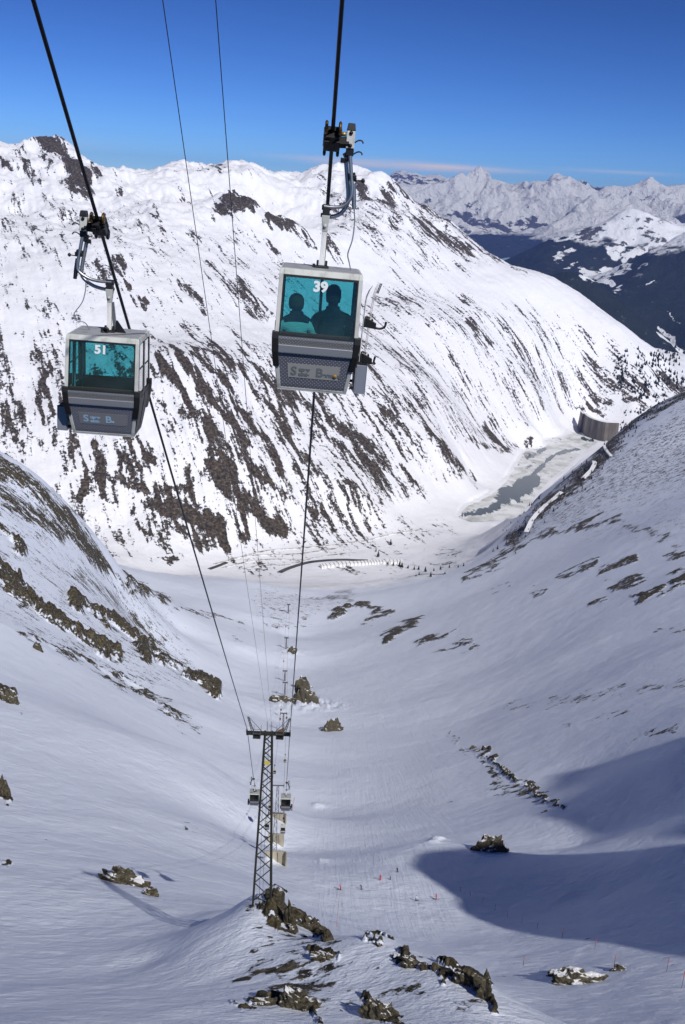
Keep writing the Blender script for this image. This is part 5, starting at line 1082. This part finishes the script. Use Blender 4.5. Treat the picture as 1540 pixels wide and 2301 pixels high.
def rock(name, px, py, wpx, hpx, label, seed, depth=.7, rot=0.0, sink=.45, shear=0.0, rmin=60):
    g = ground(px, py, rmin); r = g.length; w = wpx * r / FPX / 2; h = hpx * r / FPX / (1 - sink) * .62
    rs = np.random.RandomState(seed); v = (ICO_V if wpx > 30 else ICO_S[0]).copy()
    for k in range(9):                                   # flat facets cut by random planes
        nrm = rs.normal(size=3); nrm /= np.linalg.norm(nrm); d = rs.uniform(.5, .85); t = v @ nrm - d; v = np.where((t > 0)[:, None], v - t[:, None] * nrm * .75, v)
    nn = fbm(v[:, 0] * 2.2 + seed, v[:, 1] * 2.2 + v[:, 2] * 1.7, 4, seed); n3 = ridged(v[:, 0] * 3 + v[:, 2], v[:, 1] * 3 - v[:, 2] * 3, 5, seed + 5, .6)
    v = v * (1 + .34 * nn + .15 * n3)[:, None]; v = v * np.array([w, w * depth, h]); v[:, 2] += shear * v[:, 0]
    c, s = math.cos(rot), math.sin(rot); v = np.stack([v[:, 0] * c - v[:, 1] * s, v[:, 0] * s + v[:, 1] * c, v[:, 2] - h * sink * .75], -1)
    o = MB().add(v.tolist(), ICO_F if wpx > 30 else ICO_S[1], 0, False).build(name, M_STONE); o.location = g; tag(o, label, 'rock', 'rocks sticking out of the snow'); return o
rock('boulder', 742, 1642, 62, 30, 'smooth grey-topped boulder alone right of the tower crossarm', 3, .6, .5)
rock('rock_outcrop', 682, 1572, 54, 44, 'steep snow-streaked rock outcrop beside the rope of the occupied cabin', 6, 1.2, .3)
rock('rock_outcrop', 640, 1576, 60, 16, 'low dark rock shelf joined to the steep outcrop', 12, .5, 0)
rock('boulder', 657, 1466, 22, 13, 'small brown boulder beside a distant tower', 8, .8)
rock('rock_outcrop', 1106, 1912, 84, 30, 'dark jagged rock at the edge of the big shadow', 14, .6, .2)
rock('rock_outcrop', 280, 1985, 100, 30, 'brown rock outcrop in the snow crossed by the tower shadow', 17, .45, -.3, shear=-.15)
rock('boulder', 340, 2012, 34, 26, 'small reddish boulder at the end of the brown outcrop', 21, .6, -.4)
rock('rock_outcrop', 1302, 2208, 96, 22, 'flat layered rock with a long shadow below the piste poles', 23, .6)
rock('rock_outcrop', 1280, 2190, 80, 12, 'thin slab behind the flat layered rock', 24, .4, .1)
rock('boulder', 1392, 2180, 34, 12, 'small rock with a shadow behind the flat layered rock', 26, .7)
rock('boulder', 735, 2110, 24, 22, 'pointed boulder in the gap between knoll and mound', 28, .8)
rock('boulder', 622, 2022, 30, 36, 'brown rock at the foot of the near tower', 31, .7, .5)
rock('rock_outcrop', 650, 2075, 34, 46, 'brown rib running down the tower knoll', 33, .6, -.8, shear=-.5)
rock('rock_outcrop', 700, 2092, 50, 26, 'rock rib at the end of the tower knoll', 35, .5, -.5, shear=-.4)
rock('rock_outcrop', 1052, 2200, 70, 34, 'brown crest rock on the foreground mound', 37, .5, -.5, shear=-.45)
rock('rock_outcrop', 1094, 2240, 46, 54, 'steep brown rock at the end of the foreground mound', 39, .6, -.6, shear=-.5)
rock('rock_outcrop', 930, 2170, 60, 22, 'low broken rock on the crest of the foreground mound', 41, .5, -.4, shear=-.3)
rock('rock_outcrop', 862, 2282, 84, 46, 'big olive slab at the bottom edge of the picture', 43, .6, -.4, shear=-.45)
rock('rock_outcrop', 672, 2262, 80, 36, 'mossy brown rock near the bottom edge', 45, .6, -.3, shear=-.25)
rock('rock_outcrop', 605, 2255, 60, 18, 'low dark rock beside the mossy brown rock', 47, .5, .1)
rock('boulder', 735, 2152, 56, 14, 'flat brown slab in the snow above the mossy rock', 49, .5, -.2, shear=-.2)
rock('rock_outcrop', 470, 1550, 40, 26, 'dark rock tip where the rocky flank meets the bowl', 51, .6, -.5, shear=-.5)
rock('boulder', 8, 1785, 30, 40, 'reddish boulder at the frame edge on the open flank', 53, .7)
rock('rock_outcrop', 20, 1570, 50, 30, 'dark rock at the frame edge below the rocky flank', 55, .6, -.4, shear=-.3)
rock('rock_outcrop', 686, 1545, 40, 26, 'upper snowy block of the steep rock outcrop', 61, 1.1, .4)
for pts, n, sz, lab in [([(590,2015),(625,2045),(655,2085),(725,2108)], 12, (8, 18), 'small broken rock on the rib below the near tower'), ([(830,2104),(900,2148),(1000,2180),(1060,2205),(1105,2250)], 18, (8, 22), 'small broken rock along the crest of the foreground mound'),
        ([(560,2255),(640,2240),(700,2268),(850,2262),(905,2298)], 10, (8, 16), 'small dark stone near the bottom edge of the picture'), ([(1050,1690),(1090,1688),(1140,1740),(1190,1770),(1255,1810)], 12, (8, 16), 'small dark block of the long rock rib right of the piste')]:
    rr_ = random.Random(n + len(lab))
    for k in range(n):
        t = rr_.random() * (len(pts) - 1); i = int(t); f = t - i; x = pts[i][0] + (pts[i+1][0] - pts[i][0]) * f + rr_.gauss(0, 7); y = pts[i][1] + (pts[i+1][1] - pts[i][1]) * f + rr_.gauss(0, 5); w = rr_.uniform(*sz)
        rock('boulder', x, y, w, w * rr_.uniform(.3, .6), lab, rr_.randrange(999), .7, rr_.uniform(-.8, .3), .45, -.25)['group'] = lab.replace('small', 'the small') + 's'
rock('boulder', 82, 1458, 22, 14, 'rounded brown boulder below the rocky flank', 57, .7)
